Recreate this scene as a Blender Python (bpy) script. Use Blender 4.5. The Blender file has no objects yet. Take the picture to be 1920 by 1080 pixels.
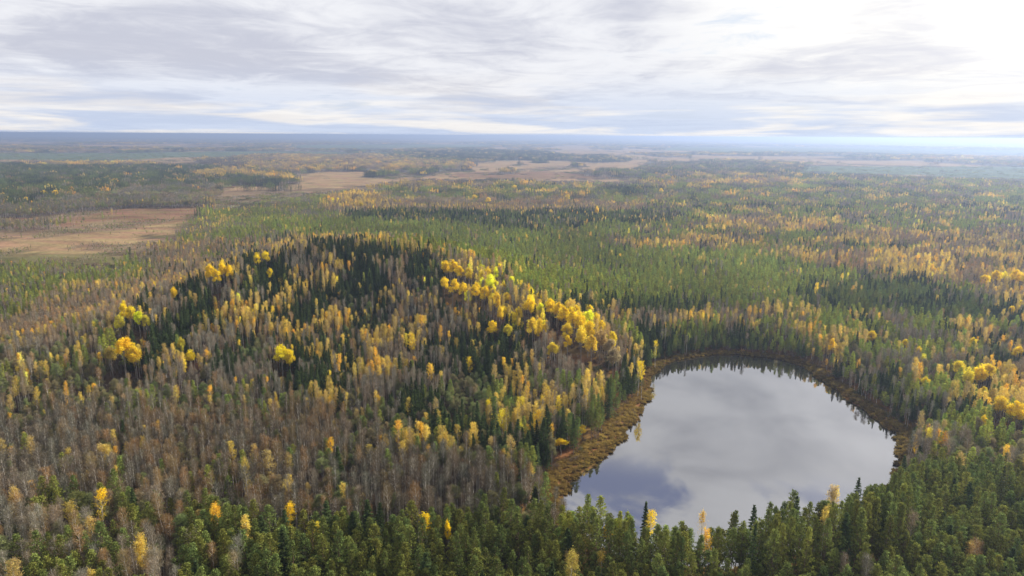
import bpy, math, random
import numpy as np

# ---------------------------------------------------------------- camera, sky, sun, exposure
R = math.radians
scene = bpy.context.scene
COL = scene.collection
CAM_H = 100.0
PITCH = 12.60
ROLL = 0.36
LENS = 24.0
FPX = 1920 * LENS / 36.0

cam_data = bpy.data.cameras.new('camera')
cam_data.lens = LENS
cam_data.sensor_width = 36.0
cam_data.clip_start = 0.5
cam_data.clip_end = 200000.0
cam = bpy.data.objects.new('camera', cam_data)
COL.objects.link(cam)
cam.location = (0, 0, CAM_H)
from mathutils import Matrix, Vector
CAM_ROT = Matrix.Rotation(R(90 - PITCH), 3, 'X') @ Matrix.Rotation(R(ROLL), 3, 'Z')
cam.rotation_euler = CAM_ROT.to_euler()
scene.camera = cam
CR = np.array(CAM_ROT)                      # camera -> world

scene.view_settings.view_transform = 'Standard'
scene.view_settings.look = 'None'
scene.view_settings.exposure = 0.66
scene.view_settings.gamma = 1.0

SUN_AZ = 52.0       # degrees to the right of the view axis (+Y)
SUN_EL = 30.0
sun_data = bpy.data.lights.new('sun', 'SUN')
sun_data.energy = 5.0
sun_data.angle = R(4.0)
sun_data.color = (1.0, 0.93, 0.82)
sun = bpy.data.objects.new('sun', sun_data)
COL.objects.link(sun)
sd = Vector((math.sin(R(SUN_AZ)) * math.cos(R(SUN_EL)), math.cos(R(SUN_AZ)) * math.cos(R(SUN_EL)), math.sin(R(SUN_EL))))
sun.rotation_euler = sd.to_track_quat('Z', 'Y').to_euler()


class NT:
    """small helper to write node trees"""
    def __init__(self, tree):
        self.t = tree
        self.n = tree.nodes
        self.n.clear()

    def new(self, typ, **kw):
        nd = self.n.new(typ)
        for k, v in kw.items():
            setattr(nd, k, v)
        return nd

    def link(self, a, b):
        self.t.links.new(a, b)

    def put(self, sock, v):
        if isinstance(v, bpy.types.NodeSocket):
            self.link(v, sock)
        elif v is not None:
            if isinstance(v, (tuple, list)) and len(v) == 3 and sock.type == 'RGBA':
                v = (*v, 1)
            sock.default_value = v

    def math(self, op, a, b=None, c=None, clamp=False):
        nd = self.new('ShaderNodeMath', operation=op, use_clamp=clamp)
        self.put(nd.inputs[0], a)
        if b is not None:
            self.put(nd.inputs[1], b)
        if c is not None:
            self.put(nd.inputs[2], c)
        return nd.outputs[0]

    def vmath(self, op, a, b=None, out=0):
        nd = self.new('ShaderNodeVectorMath', operation=op)
        self.put(nd.inputs[0], a)
        if b is not None:
            self.put(nd.inputs[1], b)
        return nd.outputs[out]

    def mix(self, f, a, b, blend='MIX'):
        nd = self.new('ShaderNodeMix', data_type='RGBA', blend_type=blend)
        self.put(nd.inputs[0], f)
        self.put(nd.inputs[6], a)
        self.put(nd.inputs[7], b)
        return nd.outputs[2]

    def noise(self, vec, scale, detail=4, rough=0.5, dist=0.0):
        nd = self.new('ShaderNodeTexNoise')
        if vec is not None:
            self.link(vec, nd.inputs['Vector'])
        nd.inputs['Scale'].default_value = scale
        nd.inputs['Detail'].default_value = detail
        nd.inputs['Roughness'].default_value = rough
        nd.inputs['Distortion'].default_value = dist
        return nd.outputs['Fac']

    def ramp(self, f, a, b, lo=0.0, hi=1.0, smooth=True):
        nd = self.new('ShaderNodeMapRange')
        nd.interpolation_type = 'SMOOTHSTEP' if smooth else 'LINEAR'
        self.put(nd.inputs['Value'], f)
        nd.inputs['From Min'].default_value = a
        nd.inputs['From Max'].default_value = b
        nd.inputs['To Min'].default_value = lo
        nd.inputs['To Max'].default_value = hi
        return nd.outputs[0]


def make_world():
    w = bpy.data.worlds.new('World')
    scene.world = w
    w.use_nodes = True
    T = NT(w.node_tree)
    out = T.new('ShaderNodeOutputWorld')
    bg = T.new('ShaderNodeBackground')
    T.link(bg.outputs[0], out.inputs[0])
    sky = T.new('ShaderNodeTexSky', sky_type='NISHITA')
    sky.sun_disc = False
    sky.sun_elevation = R(SUN_EL)
    sky.sun_rotation = R(SUN_AZ)
    sky.air_density = 1.0
    sky.dust_density = 1.0
    sky.altitude = 100
    skyc = T.vmath('SCALE', sky.outputs[0])
    skyc.node.inputs['Scale'].default_value = 0.10
    tc = T.new('ShaderNodeTexCoord')
    d = tc.outputs['Generated']
    sep = T.new('ShaderNodeSeparateXYZ')
    T.link(d, sep.inputs[0])
    z = T.math('MAXIMUM', sep.outputs[2], 0.0)
    # layered cloud deck: a sheet seen in perspective
    zz = T.math('ADD', z, 0.060)
    px = T.math('DIVIDE', sep.outputs[0], zz)
    py = T.math('DIVIDE', sep.outputs[1], zz)
    cb = T.new('ShaderNodeCombineXYZ')
    T.link(px, cb.inputs[0])
    T.link(py, cb.inputs[1])
    rot = T.new('ShaderNodeMapping')
    T.link(cb.outputs[0], rot.inputs[0])
    rot.inputs['Rotation'].default_value = (0, 0, R(10))
    rot.inputs['Location'].default_value = (3.1, 7.3, 0)
    rot.inputs['Scale'].default_value = (0.75, 0.75, 1)
    v = rot.outputs[0]
    n1 = T.noise(v, 0.40, 5, 0.55, 0.9)
    n2 = T.noise(v, 1.9, 7, 0.66, 0.8)
    n3 = T.noise(v, 0.13, 3, 0.5, 0.3)
    n4 = T.noise(v, 5.5, 5, 0.6, 0.5)
    s = T.math('ADD', T.math('MULTIPLY', n1, 0.50), T.math('MULTIPLY', n2, 0.26))
    s = T.math('ADD', s, T.math('MULTIPLY', n3, 0.30))
    s = T.math('ADD', s, T.math('MULTIPLY', n4, 0.05))
    thick = T.ramp(s, 0.49, 0.64)            # thick grey cloud against thin bright cloud
    gap = T.ramp(s, 0.49, 0.42)              # blue gap
    # brighter near the sun
    sdir = T.vmath('DOT_PRODUCT', d, (sd.x, sd.y, sd.z), out=1)
    glow = T.ramp(sdir, 0.66, 0.93)
    glow2 = T.ramp(sdir, 0.84, 1.0)
    thin_c = T.mix(glow, (0.86, 0.87, 0.91), (1.14, 1.11, 1.04))
    thick_c = T.mix(glow, (0.575, 0.595, 0.69), (0.84, 0.84, 0.89))
    cl = T.mix(thick, thin_c, thick_c)
    blue = T.mix(0.55, skyc, (0.50, 0.62, 0.88))
    c = T.mix(T.math('MULTIPLY', gap, 0.6), cl, blue)
    # pale strip low over the horizon
    low = T.ramp(z, 0.10, 0.004)
    lown = T.ramp(T.noise(v, 0.45, 4, 0.55, 0.4), 0.44, 0.62)
    lowc = T.mix(lown, (0.55, 0.65, 0.85), (0.96, 0.92, 0.87))
    c = T.mix(T.math('MULTIPLY', low, 0.75), c, lowc)
    up = T.ramp(z, 0.19, 0.34)
    m1 = T.ramp(T.noise(v, 2.6, 5, 0.55, 0.5), 0.36, 0.62)
    m2 = T.math('MULTIPLY', T.ramp(T.noise(v, 3.2, 5, 0.6, 0.4), 0.50, 0.60), T.ramp(z, 0.42, 0.47))
    upc = T.mix(m2, T.mix(m1, (0.62, 0.63, 0.67), (1.02, 1.02, 1.03)), (0.36, 0.42, 0.66))
    c = T.mix(up, c, upc)
    add = T.vmath('SCALE', (1.0, 0.95, 0.86))
    T.link(T.math('MULTIPLY', T.math('MULTIPLY', glow2, 0.5), T.ramp(z, 0.9, 0.2)), add.node.inputs['Scale'])
    c = T.vmath('ADD', c, add)
    # below the horizon
    below = T.ramp(sep.outputs[2], 0.0, -0.02)
    c = T.mix(below, c, (0.12, 0.14, 0.12))
    T.link(c, bg.inputs['Color'])
    bg.inputs['Strength'].default_value = 0.66


make_world()
scene.cycles.max_bounces = 6
scene.cycles.diffuse_bounces = 3
scene.cycles.glossy_bounces = 2
scene.cycles.transmission_bounces = 3
scene.cycles.volume_bounces = 0
scene.cycles.transparent_max_bounces = 6
scene.cycles.use_denoising = True
scene.cycles.denoiser = 'OPENIMAGEDENOISE'
scene.cycles.use_adaptive_sampling = False

rng = np.random.default_rng(7)
random.seed(7)


# ---------------------------------------------------------------- projection helpers (pixel space of the 1920 x 1080 photograph)
def pix_dir(px, py):
    v = np.array([(px - 960) / FPX, -(py - 540) / FPX, -1.0])
    return CR @ v


def to_pixel(x, y, z):
    p = np.stack([x, y, z - CAM_H], -1) @ CR      # world -> camera
    d = np.maximum(-p[..., 2], 1e-3)
    return 960 + FPX * p[..., 0] / d, 540 - FPX * p[..., 1] / d


def ground_at(px, py, z=0.0):
    d = pix_dir(px, py)
    t = (z - CAM_H) / min(d[2], -1e-4)
    return d[0] * t, d[1] * t


def vnoise(x, y, seed=0):
    """value noise on a lattice, 0..1"""
    xi = np.floor(x).astype(np.int64)
    yi = np.floor(y).astype(np.int64)
    fx = x - xi
    fy = y - yi
    fx = fx * fx * (3 - 2 * fx)
    fy = fy * fy * (3 - 2 * fy)

    def h(a, b):
        n = (a * 374761393 + b * 668265263 + seed * 974634777) & 0xffffffff
        n = ((n ^ (n >> 13)) * 1274126177) & 0xffffffff
        n = n ^ (n >> 16)
        return (n & 0xffff) / 65535.0
    return (h(xi, yi) * (1 - fx) + h(xi + 1, yi) * fx) * (1 - fy) + (h(xi, yi + 1) * (1 - fx) + h(xi + 1, yi + 1) * fx) * fy


def fbm(x, y, seed=0, oct=3):
    s = 0
    a = 0.5
    t = 0
    for k in range(oct):
        s = s + a * vnoise(x, y, seed + k * 17)
        t += a
        a *= 0.5
        x = x * 2.03 + 11.3
        y = y * 2.03 + 5.7
    return s / t


# ---------------------------------------------------------------- lie of the land
RIDGE = [(-190, 262, 6), (-165, 300, 15), (-140, 345, 23), (-100, 392, 28), (-60, 400, 29), (-25, 380, 26), (5, 335, 19), (28, 290, 13), (44, 258, 5)]


def terrain(x, y):
    x = np.asarray(x, float)
    y = np.asarray(y, float)
    best = np.zeros(np.broadcast(x, y).shape)
    for (x0, y0, h0), (x1, y1, h1) in zip(RIDGE[:-1], RIDGE[1:]):
        dx, dy = x1 - x0, y1 - y0
        t = np.clip(((x - x0) * dx + (y - y0) * dy) / (dx * dx + dy * dy), 0, 1)
        dist = np.hypot(x - x0 - t * dx, y - y0 - t * dy)
        h = h0 + (h1 - h0) * t
        sg = 24 + h * 1.5
        best = np.maximum(best, h * np.exp(-(dist / sg) ** 2))
    r = np.hypot(x, y)
    far = np.clip((r - 1200) / 5000, 0, 1)
    und = (fbm(x / 1900, y / 1900, 5, 3) - 0.5) * 34 * far
    fl = (fbm(x / 90, y / 90, 9, 2) - 0.5) * 3.0 * np.clip((r - 400) / 300, 0, 1) * (1 - far)
    return best + und + fl


# ---------------------------------------------------------------- the lake outline
SHORE_PX = [(1053, 942), (1062, 915), (1078, 893), (1103, 872), (1122, 864), (1134, 852), (1158, 838), (1168, 822), (1180, 800), (1196, 780), (1212, 762), (1219, 742),
            (1214, 722), (1217, 704), (1236, 690), (1262, 677), (1300, 669), (1350, 665), (1400, 665), (1450, 671), (1492, 683), (1522, 696), (1536, 712),
            (1560, 729), (1590, 748), (1620, 767), (1644, 786), (1662, 803), (1680, 818), (1688, 832), (1682, 852), (1678, 872), (1668, 900),
            (1655, 950), (1610, 1000), (1540, 1035), (1430, 1058), (1320, 1072), (1220, 1068), (1130, 1040), (1070, 990)]
shore = np.array([ground_at(px, py, 0.0) for px, py in SHORE_PX])


def smooth_loop(p, n=3):
    for _ in range(n):
        q = 0.75 * p + 0.25 * np.roll(p, -1, 0)
        r_ = 0.25 * p + 0.75 * np.roll(p, -1, 0)
        p = np.stack([q, r_], 1).reshape(-1, 2)
    return p


shore = smooth_loop(shore, 2)
# small bays and tongues in the sedge edge
_n = np.roll(shore, -1, 0) - np.roll(shore, 1, 0)
_n = np.stack([_n[:, 1], -_n[:, 0]], 1) / np.linalg.norm(_n, axis=1)[:, None]
_k = np.arange(len(shore))
shore = shore + _n * ((fbm(shore[:, 0] / 5.0, shore[:, 1] / 5.0, 31, 3) - 0.5) * 5.5)[:, None]


def inside(poly, x, y):
    x = np.asarray(x, float)
    y = np.asarray(y, float)
    res = np.zeros(x.shape, bool)
    n = len(poly)
    for i in range(n):
        x0, y0 = poly[i]
        x1, y1 = poly[(i + 1) % n]
        if y0 == y1:
            continue
        c = ((y0 > y) != (y1 > y))
        res ^= c & (x < (x1 - x0) * (y - y0) / (y1 - y0) + x0)
    return res


def shore_dist(x, y):
    """distance to the shoreline"""
    x = np.asarray(x, float)
    y = np.asarray(y, float)
    best = np.full(x.shape, 1e9)
    m = (x > -30) & (x < 260) & (y > 90) & (y < 380)
    xs, ys = x[m], y[m]
    b = np.full(xs.shape, 1e9)
    for i in range(len(shore)):
        x0, y0 = shore[i]
        x1, y1 = shore[(i + 1) % len(shore)]
        dx, dy = x1 - x0, y1 - y0
        t = np.clip(((xs - x0) * dx + (ys - y0) * dy) / (dx * dx + dy * dy + 1e-9), 0, 1)
        b = np.minimum(b, np.hypot(xs - x0 - t * dx, ys - y0 - t * dy))
    best[m] = b
    return best


# ---------------------------------------------------------------- materials
def mat(name):
    m = bpy.data.materials.new(name)
    m.use_nodes = True
    return m, NT(m.node_tree)


def leaf_mat(name, transl=0.45, var=0.35, rough=0.8):
    """foliage: colour of the tree comes from its own tint, each spray a little lighter or darker"""
    m, T = mat(name)
    out = T.new('ShaderNodeOutputMaterial')
    tint = T.new('ShaderNodeAttribute', attribute_type='INSTANCER', attribute_name='tint').outputs['Color']
    fv = T.new('ShaderNodeAttribute', attribute_type='GEOMETRY', attribute_name='shade').outputs['Fac']
    k = T.math('MULTIPLY_ADD', fv, 2 * var, 1 - var)
    c = T.vmath('SCALE', tint)
    T.link(k, c.node.inputs['Scale'])
    hs = T.new('ShaderNodeHueSaturation')
    T.link(T.math('MULTIPLY_ADD', fv, 0.03, 0.485), hs.inputs['Hue'])
    T.link(c, hs.inputs['Color'])
    d = T.new('ShaderNodeBsdfDiffuse')
    t = T.new('ShaderNodeBsdfTranslucent')
    T.link(hs.outputs[0], d.inputs[0])
    T.link(hs.outputs[0], t.inputs[0])
    mx = T.new('ShaderNodeMixShader')
    mx.inputs[0].default_value = transl
    T.link(d.outputs[0], mx.inputs[1])
    T.link(t.outputs[0], mx.inputs[2])
    T.link(mx.outputs[0], out.inputs[0])
    return m


def bark_mat(name, a, b, scale=3.0):
    m, T = mat(name)
    out = T.new('ShaderNodeOutputMaterial')
    g = T.new('ShaderNodeTexCoord').outputs['Object']
    mp = T.new('ShaderNodeMapping')
    T.link(g, mp.inputs[0])
    mp.inputs['Scale'].default_value = (1, 1, 0.5)
    f = T.ramp(T.noise(mp.outputs[0], scale, 3), 0.40, 0.60)
    p = T.new('ShaderNodeBsdfPrincipled')
    T.link(T.mix(f, a, b), p.inputs['Base Color'])
    p.inputs['Roughness'].default_value = 0.85
    T.link(p.outputs[0], out.inputs[0])
    return m


M_NEEDLE = leaf_mat('needles', 0.22, 0.45)
M_LEAF = leaf_mat('leaves', 0.50, 0.30)
M_TWIG = leaf_mat('twigs', 0.20, 0.35)
M_PINEBARK = bark_mat('pine_bark', (0.16, 0.11, 0.08), (0.26, 0.15, 0.09))
M_SPRUCEBARK = bark_mat('spruce_bark', (0.10, 0.08, 0.07), (0.17, 0.13, 0.11))
M_BIRCHBARK = bark_mat('birch_bark', (0.62, 0.58, 0.52), (0.30, 0.26, 0.23), 1.6)
M_GREYBARK = bark_mat('grey_bark', (0.28, 0.25, 0.22), (0.17, 0.15, 0.13))


# ---------------------------------------------------------------- tree prototypes (numpy quads)
class MB:
    def __init__(self):
        self.v = []
        self.f = []
        self.s = []
        self.m = []
        self.n = 0

    def quads(self, c, a, b, shade, mi=0):
        """quads with centre c and half edges a, b (n x 3 arrays)"""
        c = np.asarray(c)
        n = len(c)
        v = np.stack([c - a - b, c + a - b, c + a + b, c - a + b], 1).reshape(-1, 3)
        self.v.append(v)
        self.f.append(np.arange(n * 4).reshape(n, 4) + self.n)
        self.s.append(np.repeat(shade, 4))
        self.m.append(np.full(n, mi))
        self.n += n * 4

    def tube(self, pts, rad, sides=5, mi=0, shade=0.5):
        pts = np.asarray(pts, float)
        k = len(pts)
        d = np.gradient(pts, axis=0)
        d /= np.linalg.norm(d, axis=1)[:, None] + 1e-9
        ref = np.array([1.0, 0, 0]) if abs(d[0][0]) < 0.8 else np.array([0, 1.0, 0])
        u = np.cross(d, ref)
        u /= np.linalg.norm(u, axis=1)[:, None]
        w = np.cross(d, u)
        an = np.linspace(0, 2 * np.pi, sides, endpoint=False)
        rad = np.asarray(rad, float)
        ring = pts[:, None] + rad[:, None, None] * (np.cos(an)[None, :, None] * u[:, None] + np.sin(an)[None, :, None] * w[:, None])
        self.v.append(ring.reshape(-1, 3))
        i, j = np.meshgrid(np.arange(k - 1), np.arange(sides), indexing='ij')
        j2 = (j + 1) % sides
        f = np.stack([i * sides + j, i * sides + j2, (i + 1) * sides + j2, (i + 1) * sides + j], -1).reshape(-1, 4)
        self.f.append(f + self.n)
        self.s.append(np.full(k * sides, shade))
        self.m.append(np.full(len(f), mi))
        self.n += k * sides

    def add(self, other, off=(0, 0, 0), sc=1.0, rz=0.0, mi_shift=0, shade_k=1.0, shade_a=0.0):
        v, f, s, m = other
        c_, s_ = math.cos(rz), math.sin(rz)
        rm = np.array([[c_, -s_, 0], [s_, c_, 0], [0, 0, 1]])
        self.v.append(v @ rm.T * sc + np.asarray(off))
        self.f.append(f + self.n)
        self.s.append(np.clip(s * shade_k + shade_a, 0, 1))
        self.m.append(m + mi_shift)
        self.n += len(v)

    def arrays(self):
        return np.concatenate(self.v), np.concatenate(self.f), np.concatenate(self.s), np.concatenate(self.m)

    def mesh(self, name, mats):
        v, f, s, m = self.arrays()
        return mesh_from(name, v, f, mats, s, m)


def mesh_from(name, v, f, mats, shade=None, mi=None):
    me = bpy.data.meshes.new(name)
    me.vertices.add(len(v))
    me.vertices.foreach_set('co', np.asarray(v, np.float32).ravel())
    k = f.shape[1]
    me.loops.add(len(f) * k)
    me.loops.foreach_set('vertex_index', f.astype(np.int32).ravel())
    me.polygons.add(len(f))
    me.polygons.foreach_set('loop_start', (np.arange(len(f)) * k).astype(np.int32))
    me.polygons.foreach_set('loop_total', np.full(len(f), k, np.int32))
    if mi is not None:
        me.polygons.foreach_set('material_index', mi.astype(np.int32))
    for m in mats:
        me.materials.append(m)
    if shade is not None:
        at = me.attributes.new('shade', 'FLOAT', 'POINT')
        at.data.foreach_set('value', shade.astype(np.float32))
    me.update(calc_edges=True)
    return me


def unit(n, g):
    v = g.normal(size=(n, 3))
    return v / np.linalg.norm(v, axis=1)[:, None]


def perp_pair(d, g):
    """two directions at right angles to d"""
    r_ = unit(len(d), g)
    a = np.cross(d, r_)
    a /= np.linalg.norm(a, axis=1)[:, None] + 1e-9
    return a, np.cross(d, a)


def leaf_cloud(mb, c, size, g, shade, flat=1.0, up=0.0):
    n = len(c)
    a = unit(n, g)
    if up:
        a[:, 2] += up
        a /= np.linalg.norm(a, axis=1)[:, None]
    b, _ = perp_pair(a, g)
    sz = size * g.uniform(0.6, 1.35, n)[:, None]
    mb.quads(c, a * sz, b * sz * flat, shade)


def trunk_pts(h, g, lean=0.02, k=6):
    t = np.linspace(0, 1, k)
    w = np.cumsum(g.normal(0, lean, (k, 2)), 0)
    w -= w[0]
    return np.stack([w[:, 0] * h * 0.25, w[:, 1] * h * 0.25, t * h], 1)


def at_height(pts, z):
    return np.stack([np.interp(z, pts[:, 2], pts[:, 0]), np.interp(z, pts[:, 2], pts[:, 1]), z], -1)


def pine(seed, h=16.0, R0=1.8, base=0.42, lod=1.0):
    g = np.random.default_rng(seed)
    tr, cr = MB(), MB()
    P = trunk_pts(h * 0.97, g, 0.012)
    tr.tube(P, np.linspace(0.16, 0.03, len(P)), 5)
    z0 = h * base
    nb = int(54 * lod)
    zs = z0 + (h - 0.3 - z0) * (np.arange(nb) + g.uniform(0, 1, nb)) / nb
    az = np.arange(nb) * 2.399 + g.uniform(-0.5, 0.5, nb)
    t = (zs - z0) / (h - z0)
    prof = np.minimum(1, (t + 0.10) / 0.30) ** 0.7 * (1 - np.clip((t - 0.18) / 0.86, 0, 1) ** 1.2)
    rr = R0 * prof * g.uniform(0.62, 1.12, nb) + 0.10
    root = at_height(P, zs)
    out = np.stack([np.cos(az), np.sin(az), g.uniform(0.10, 0.5, nb) + t * 0.5], 1)
    tips = root + out * rr[:, None]
    for i in range(0, nb, 2 if lod < 1 else 1):
        tr.tube([root[i], tips[i] * 0.8 + root[i] * 0.2], [0.035, 0.012], 3)
    per = int(26 * lod)
    sh = g.uniform(0.15, 0.85, nb)
    for frac, sp, kk in ((1.0, 0.22, 0.5), (0.70, 0.24, 0.3), (0.40, 0.26, 0.2)):
        n = max(2, int(per * kk))
        c = root + (tips - root) * frac
        c = np.repeat(c, n, 0) + g.normal(0, 1, (nb * n, 3)) * np.array([sp, sp, sp * 0.55])
        s_ = np.clip(np.repeat(sh, n) + g.normal(0, 0.15, nb * n), 0, 1)
        leaf_cloud(cr, c, 0.135 / lod ** 0.6, g, s_, 0.55, up=0.6)
    # leading shoot
    n = int(30 * lod)
    c = P[-1] + np.stack([g.normal(0, 0.16, n), g.normal(0, 0.16, n), g.uniform(-0.7, 0.5, n)], 1)
    leaf_cloud(cr, c, 0.12 / lod ** 0.6, g, g.uniform(0.4, 0.95, n), 0.5, up=1.0)
    return tr, cr


def spruce(seed, h=18.0, R0=2.1, base=0.12, lod=1.0):
    g = np.random.default_rng(seed)
    tr, cr = MB(), MB()
    P = trunk_pts(h * 0.98, g, 0.006)
    tr.tube(P, np.linspace(0.2, 0.02, len(P)), 5)
    z0 = h * base
    nb = int(120 * lod)
    t = (np.arange(nb) + g.uniform(0, 1, nb)) / nb
    t = t ** 0.85
    zs = z0 + (h - z0) * t * 0.985
    az = np.arange(nb) * 2.399 + g.uniform(-0.4, 0.4, nb)
    rr = R0 * np.minimum(1, (t + 0.08) / 0.2) * (1 - t) ** 0.85 * g.uniform(0.72, 1.15, nb) + 0.06
    root = at_height(P, zs)
    droop = g.uniform(-0.38, -0.10, nb) + 0.30 * t
    out = np.stack([np.cos(az), np.sin(az), droop], 1)
    per = max(3, int(15 * lod))
    s0 = np.repeat(g.uniform(0.1, 0.8, nb), per)
    f = g.uniform(0.12, 1.0, nb * per) ** 0.7
    ro, oo = np.repeat(root, per, 0), np.repeat(out, per, 0)
    rad = np.repeat(rr, per)
    c = ro + oo * (rad * f)[:, None]
    side = np.stack([-oo[:, 1], oo[:, 0], np.zeros(len(oo))], 1)
    wdt = 0.30 * rad * (1.05 - f)
    c = c + side * (g.normal(0, 1, len(c)) * wdt)[:, None] + g.normal(0, 0.05, c.shape)
    a = oo / np.linalg.norm(oo, axis=1)[:, None] + g.normal(0, 0.35, c.shape)
    b = side + g.normal(0, 0.4, c.shape)
    sz = (0.16 / lod ** 0.6 + 0.07 * rad / R0)[:, None]
    cr.quads(c, a * sz, b * sz * 0.5, np.clip(s0 + g.normal(0, 0.15, len(c)), 0, 1))
    return tr, cr


def branches(tr, g, P, h, base, n, R0, up=(0.9, 1.8), r0=0.05, prof=None):
    """ascending limbs; returns their tips and roots"""
    t = base + (0.93 - base) * (np.arange(n) + g.uniform(0, 1, n)) / n
    zs = t * h
    az = np.arange(n) * 2.399 + g.uniform(-0.5, 0.5, n)
    tt = (t - base) / (1 - base)
    pr = prof(tt) if prof else np.minimum(1, (tt + 0.12) / 0.35) * (1 - tt ** 2.2) ** 0.8
    rr = R0 * pr * g.uniform(0.75, 1.1, n)
    root = at_height(P, zs)
    out = np.stack([np.cos(az), np.sin(az), g.uniform(*up, n)], 1)
    tips = root + out * rr[:, None]
    tips[:, 2] = np.minimum(tips[:, 2], h * 0.995 + 0.2)
    for i in range(n):
        mid = root[i] * 0.5 + tips[i] * 0.5 + np.array([0, 0, -0.06 * rr[i]])
        tr.tube([root[i], mid, tips[i]], [r0 * (1.1 - tt[i] * 0.7), r0 * 0.5, 0.008], 3)
    return root, tips


def birch(seed, h=18.0, R0=1.7, base=0.42, leaves=0, twigs=900, lod=1.0, trunk_r=0.13, fork=False, leaf=0.10, top_only=False):
    """bare or yellow birch; crown mesh: slot 0 leaves, slot 1 twigs"""
    g = np.random.default_rng(seed)
    tr, cr = MB(), MB()
    P = trunk_pts(h * 0.98, g, 0.03)
    tr.tube(P, np.linspace(trunk_r, 0.02, len(P)), 5)
    root, tips = branches(tr, g, P, h, base, int(26 * max(lod, 0.5)), R0)
    n = int(twigs * lod)
    k = g.integers(0, len(root), n)
    f = g.uniform(0.25, 1.1, n)
    c = root[k] + (tips[k] - root[k]) * f[:, None] + g.normal(0, 0.30, (n, 3))
    d = (tips[k] - root[k])
    d /= np.linalg.norm(d, axis=1)[:, None] + 1e-9
    a = d * 0.6 + g.normal(0, 0.55, (n, 3)) + np.array([0, 0, 0.35])
    a /= np.linalg.norm(a, axis=1)[:, None]
    b, _ = perp_pair(a, g)
    ln = g.uniform(0.25, 0.55, n)[:, None]
    cr.quads(c, a * ln, b * (0.016 / lod ** 0.8), g.uniform(0.2, 0.8, n), 1)
    if leaves:
        n = int(leaves * lod)
        k = g.integers(0, len(root), n)
        f = g.uniform(0.35, 1.12, n)
        c = root[k] + (tips[k] - root[k]) * f[:, None] + g.normal(0, 0.26, (n, 3))
        sh = np.clip(g.uniform(0.2, 0.8, len(root))[k] + g.normal(0, 0.16, n), 0, 1)
        if top_only:
            keep = c[:, 2] > h * (base + (1 - base) * 0.62)
            c, sh = c[keep], sh[keep]
        leaf_cloud(cr, c, leaf / lod ** 0.5, g, sh, 0.8)
    return tr, cr


def round_tree(seed, h=14.0, R0=3.2, base=0.35, leaves=2600, twigs=500, lod=1.0, leaf=0.14, trunk_r=0.2):
    """aspen (in leaf) or alder (mostly twigs) with a broad domed, lumpy crown"""
    g = np.random.default_rng(seed)
    tr, cr = MB(), MB()
    P = trunk_pts(h * 0.9, g, 0.03)
    tr.tube(P, np.linspace(trunk_r, 0.04, len(P)), 6)
    cz = h * (base + 1) / 2
    hz = h * (1 - base) / 2
    nl = 26
    u = unit(nl, g)
    u[:, 2] = np.where(u[:, 2] < -0.5, -u[:, 2], u[:, 2])
    lc = u * np.array([R0 * 0.70, R0 * 0.70, hz * 0.72]) * g.uniform(0.6, 1.05, nl)[:, None] + np.array([0, 0, cz])
    lc[0] = (0, 0, cz + hz * 0.75)
    for i in range(nl):
        z_ = max(h * base * 0.7, lc[i, 2] - R0 * 0.9)
        r0 = at_height(P, np.array([min(z_, P[-1, 2])]))[0]
        tr.tube([r0, (r0 + lc[i]) / 2 + np.array([0, 0, -0.15]), lc[i]], [0.07, 0.04, 0.015], 3)
    lr = R0 * g.uniform(0.18, 0.40, nl)
    if leaves:
        n = int(leaves * lod)
        k = g.integers(0, nl, n)
        c = lc[k] + unit(n, g) * (lr[k] * g.uniform(0.2, 1.0, n) ** 0.5 * (1 + 0.45 * np.abs(g.normal(0, 1, n)) * (g.uniform(0, 1, n) < 0.45)))[:, None]
        sh = np.clip(g.uniform(0.15, 0.85, nl)[k] + g.normal(0, 0.15, n), 0, 1)
        leaf_cloud(cr, c, leaf / lod ** 0.5, g, sh, 0.8)
    if twigs:
        n = int(twigs * lod)
        k = g.integers(0, nl, n)
        o = unit(n, g)
        o[:, 2] = np.abs(o[:, 2]) * 0.9 + 0.05
        f = g.uniform(0.1, 1.0, n)
        c = lc[k] + o * (lr[k] * f * 1.15)[:, None]
        a = o * 0.8 + g.normal(0, 0.45, (n, 3)) + np.array([0, 0, 0.3])
        a /= np.linalg.norm(a, axis=1)[:, None]
        b, _ = perp_pair(a, g)
        cr.quads(c, a * g.uniform(0.2, 0.45, n)[:, None], b * (0.017 / lod ** 0.8), g.uniform(0.15, 0.85, n), 1)
    return tr, cr


# species ids
PINE, SPRUCE, BARE, YBIRCH, ASPEN, ALDER = range(6)
SP_NAME = ['pine_tree', 'spruce_tree', 'bare_birch_tree', 'yellow_birch_tree', 'aspen_tree', 'alder_tree']
FOL = [M_NEEDLE, M_NEEDLE, M_LEAF, M_LEAF, M_LEAF, M_LEAF]
BARK = [M_PINEBARK, M_SPRUCEBARK, M_BIRCHBARK, M_BIRCHBARK, M_GREYBARK, M_GREYBARK]
NVAR = [10, 8, 10, 9, 7, 8]


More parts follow.
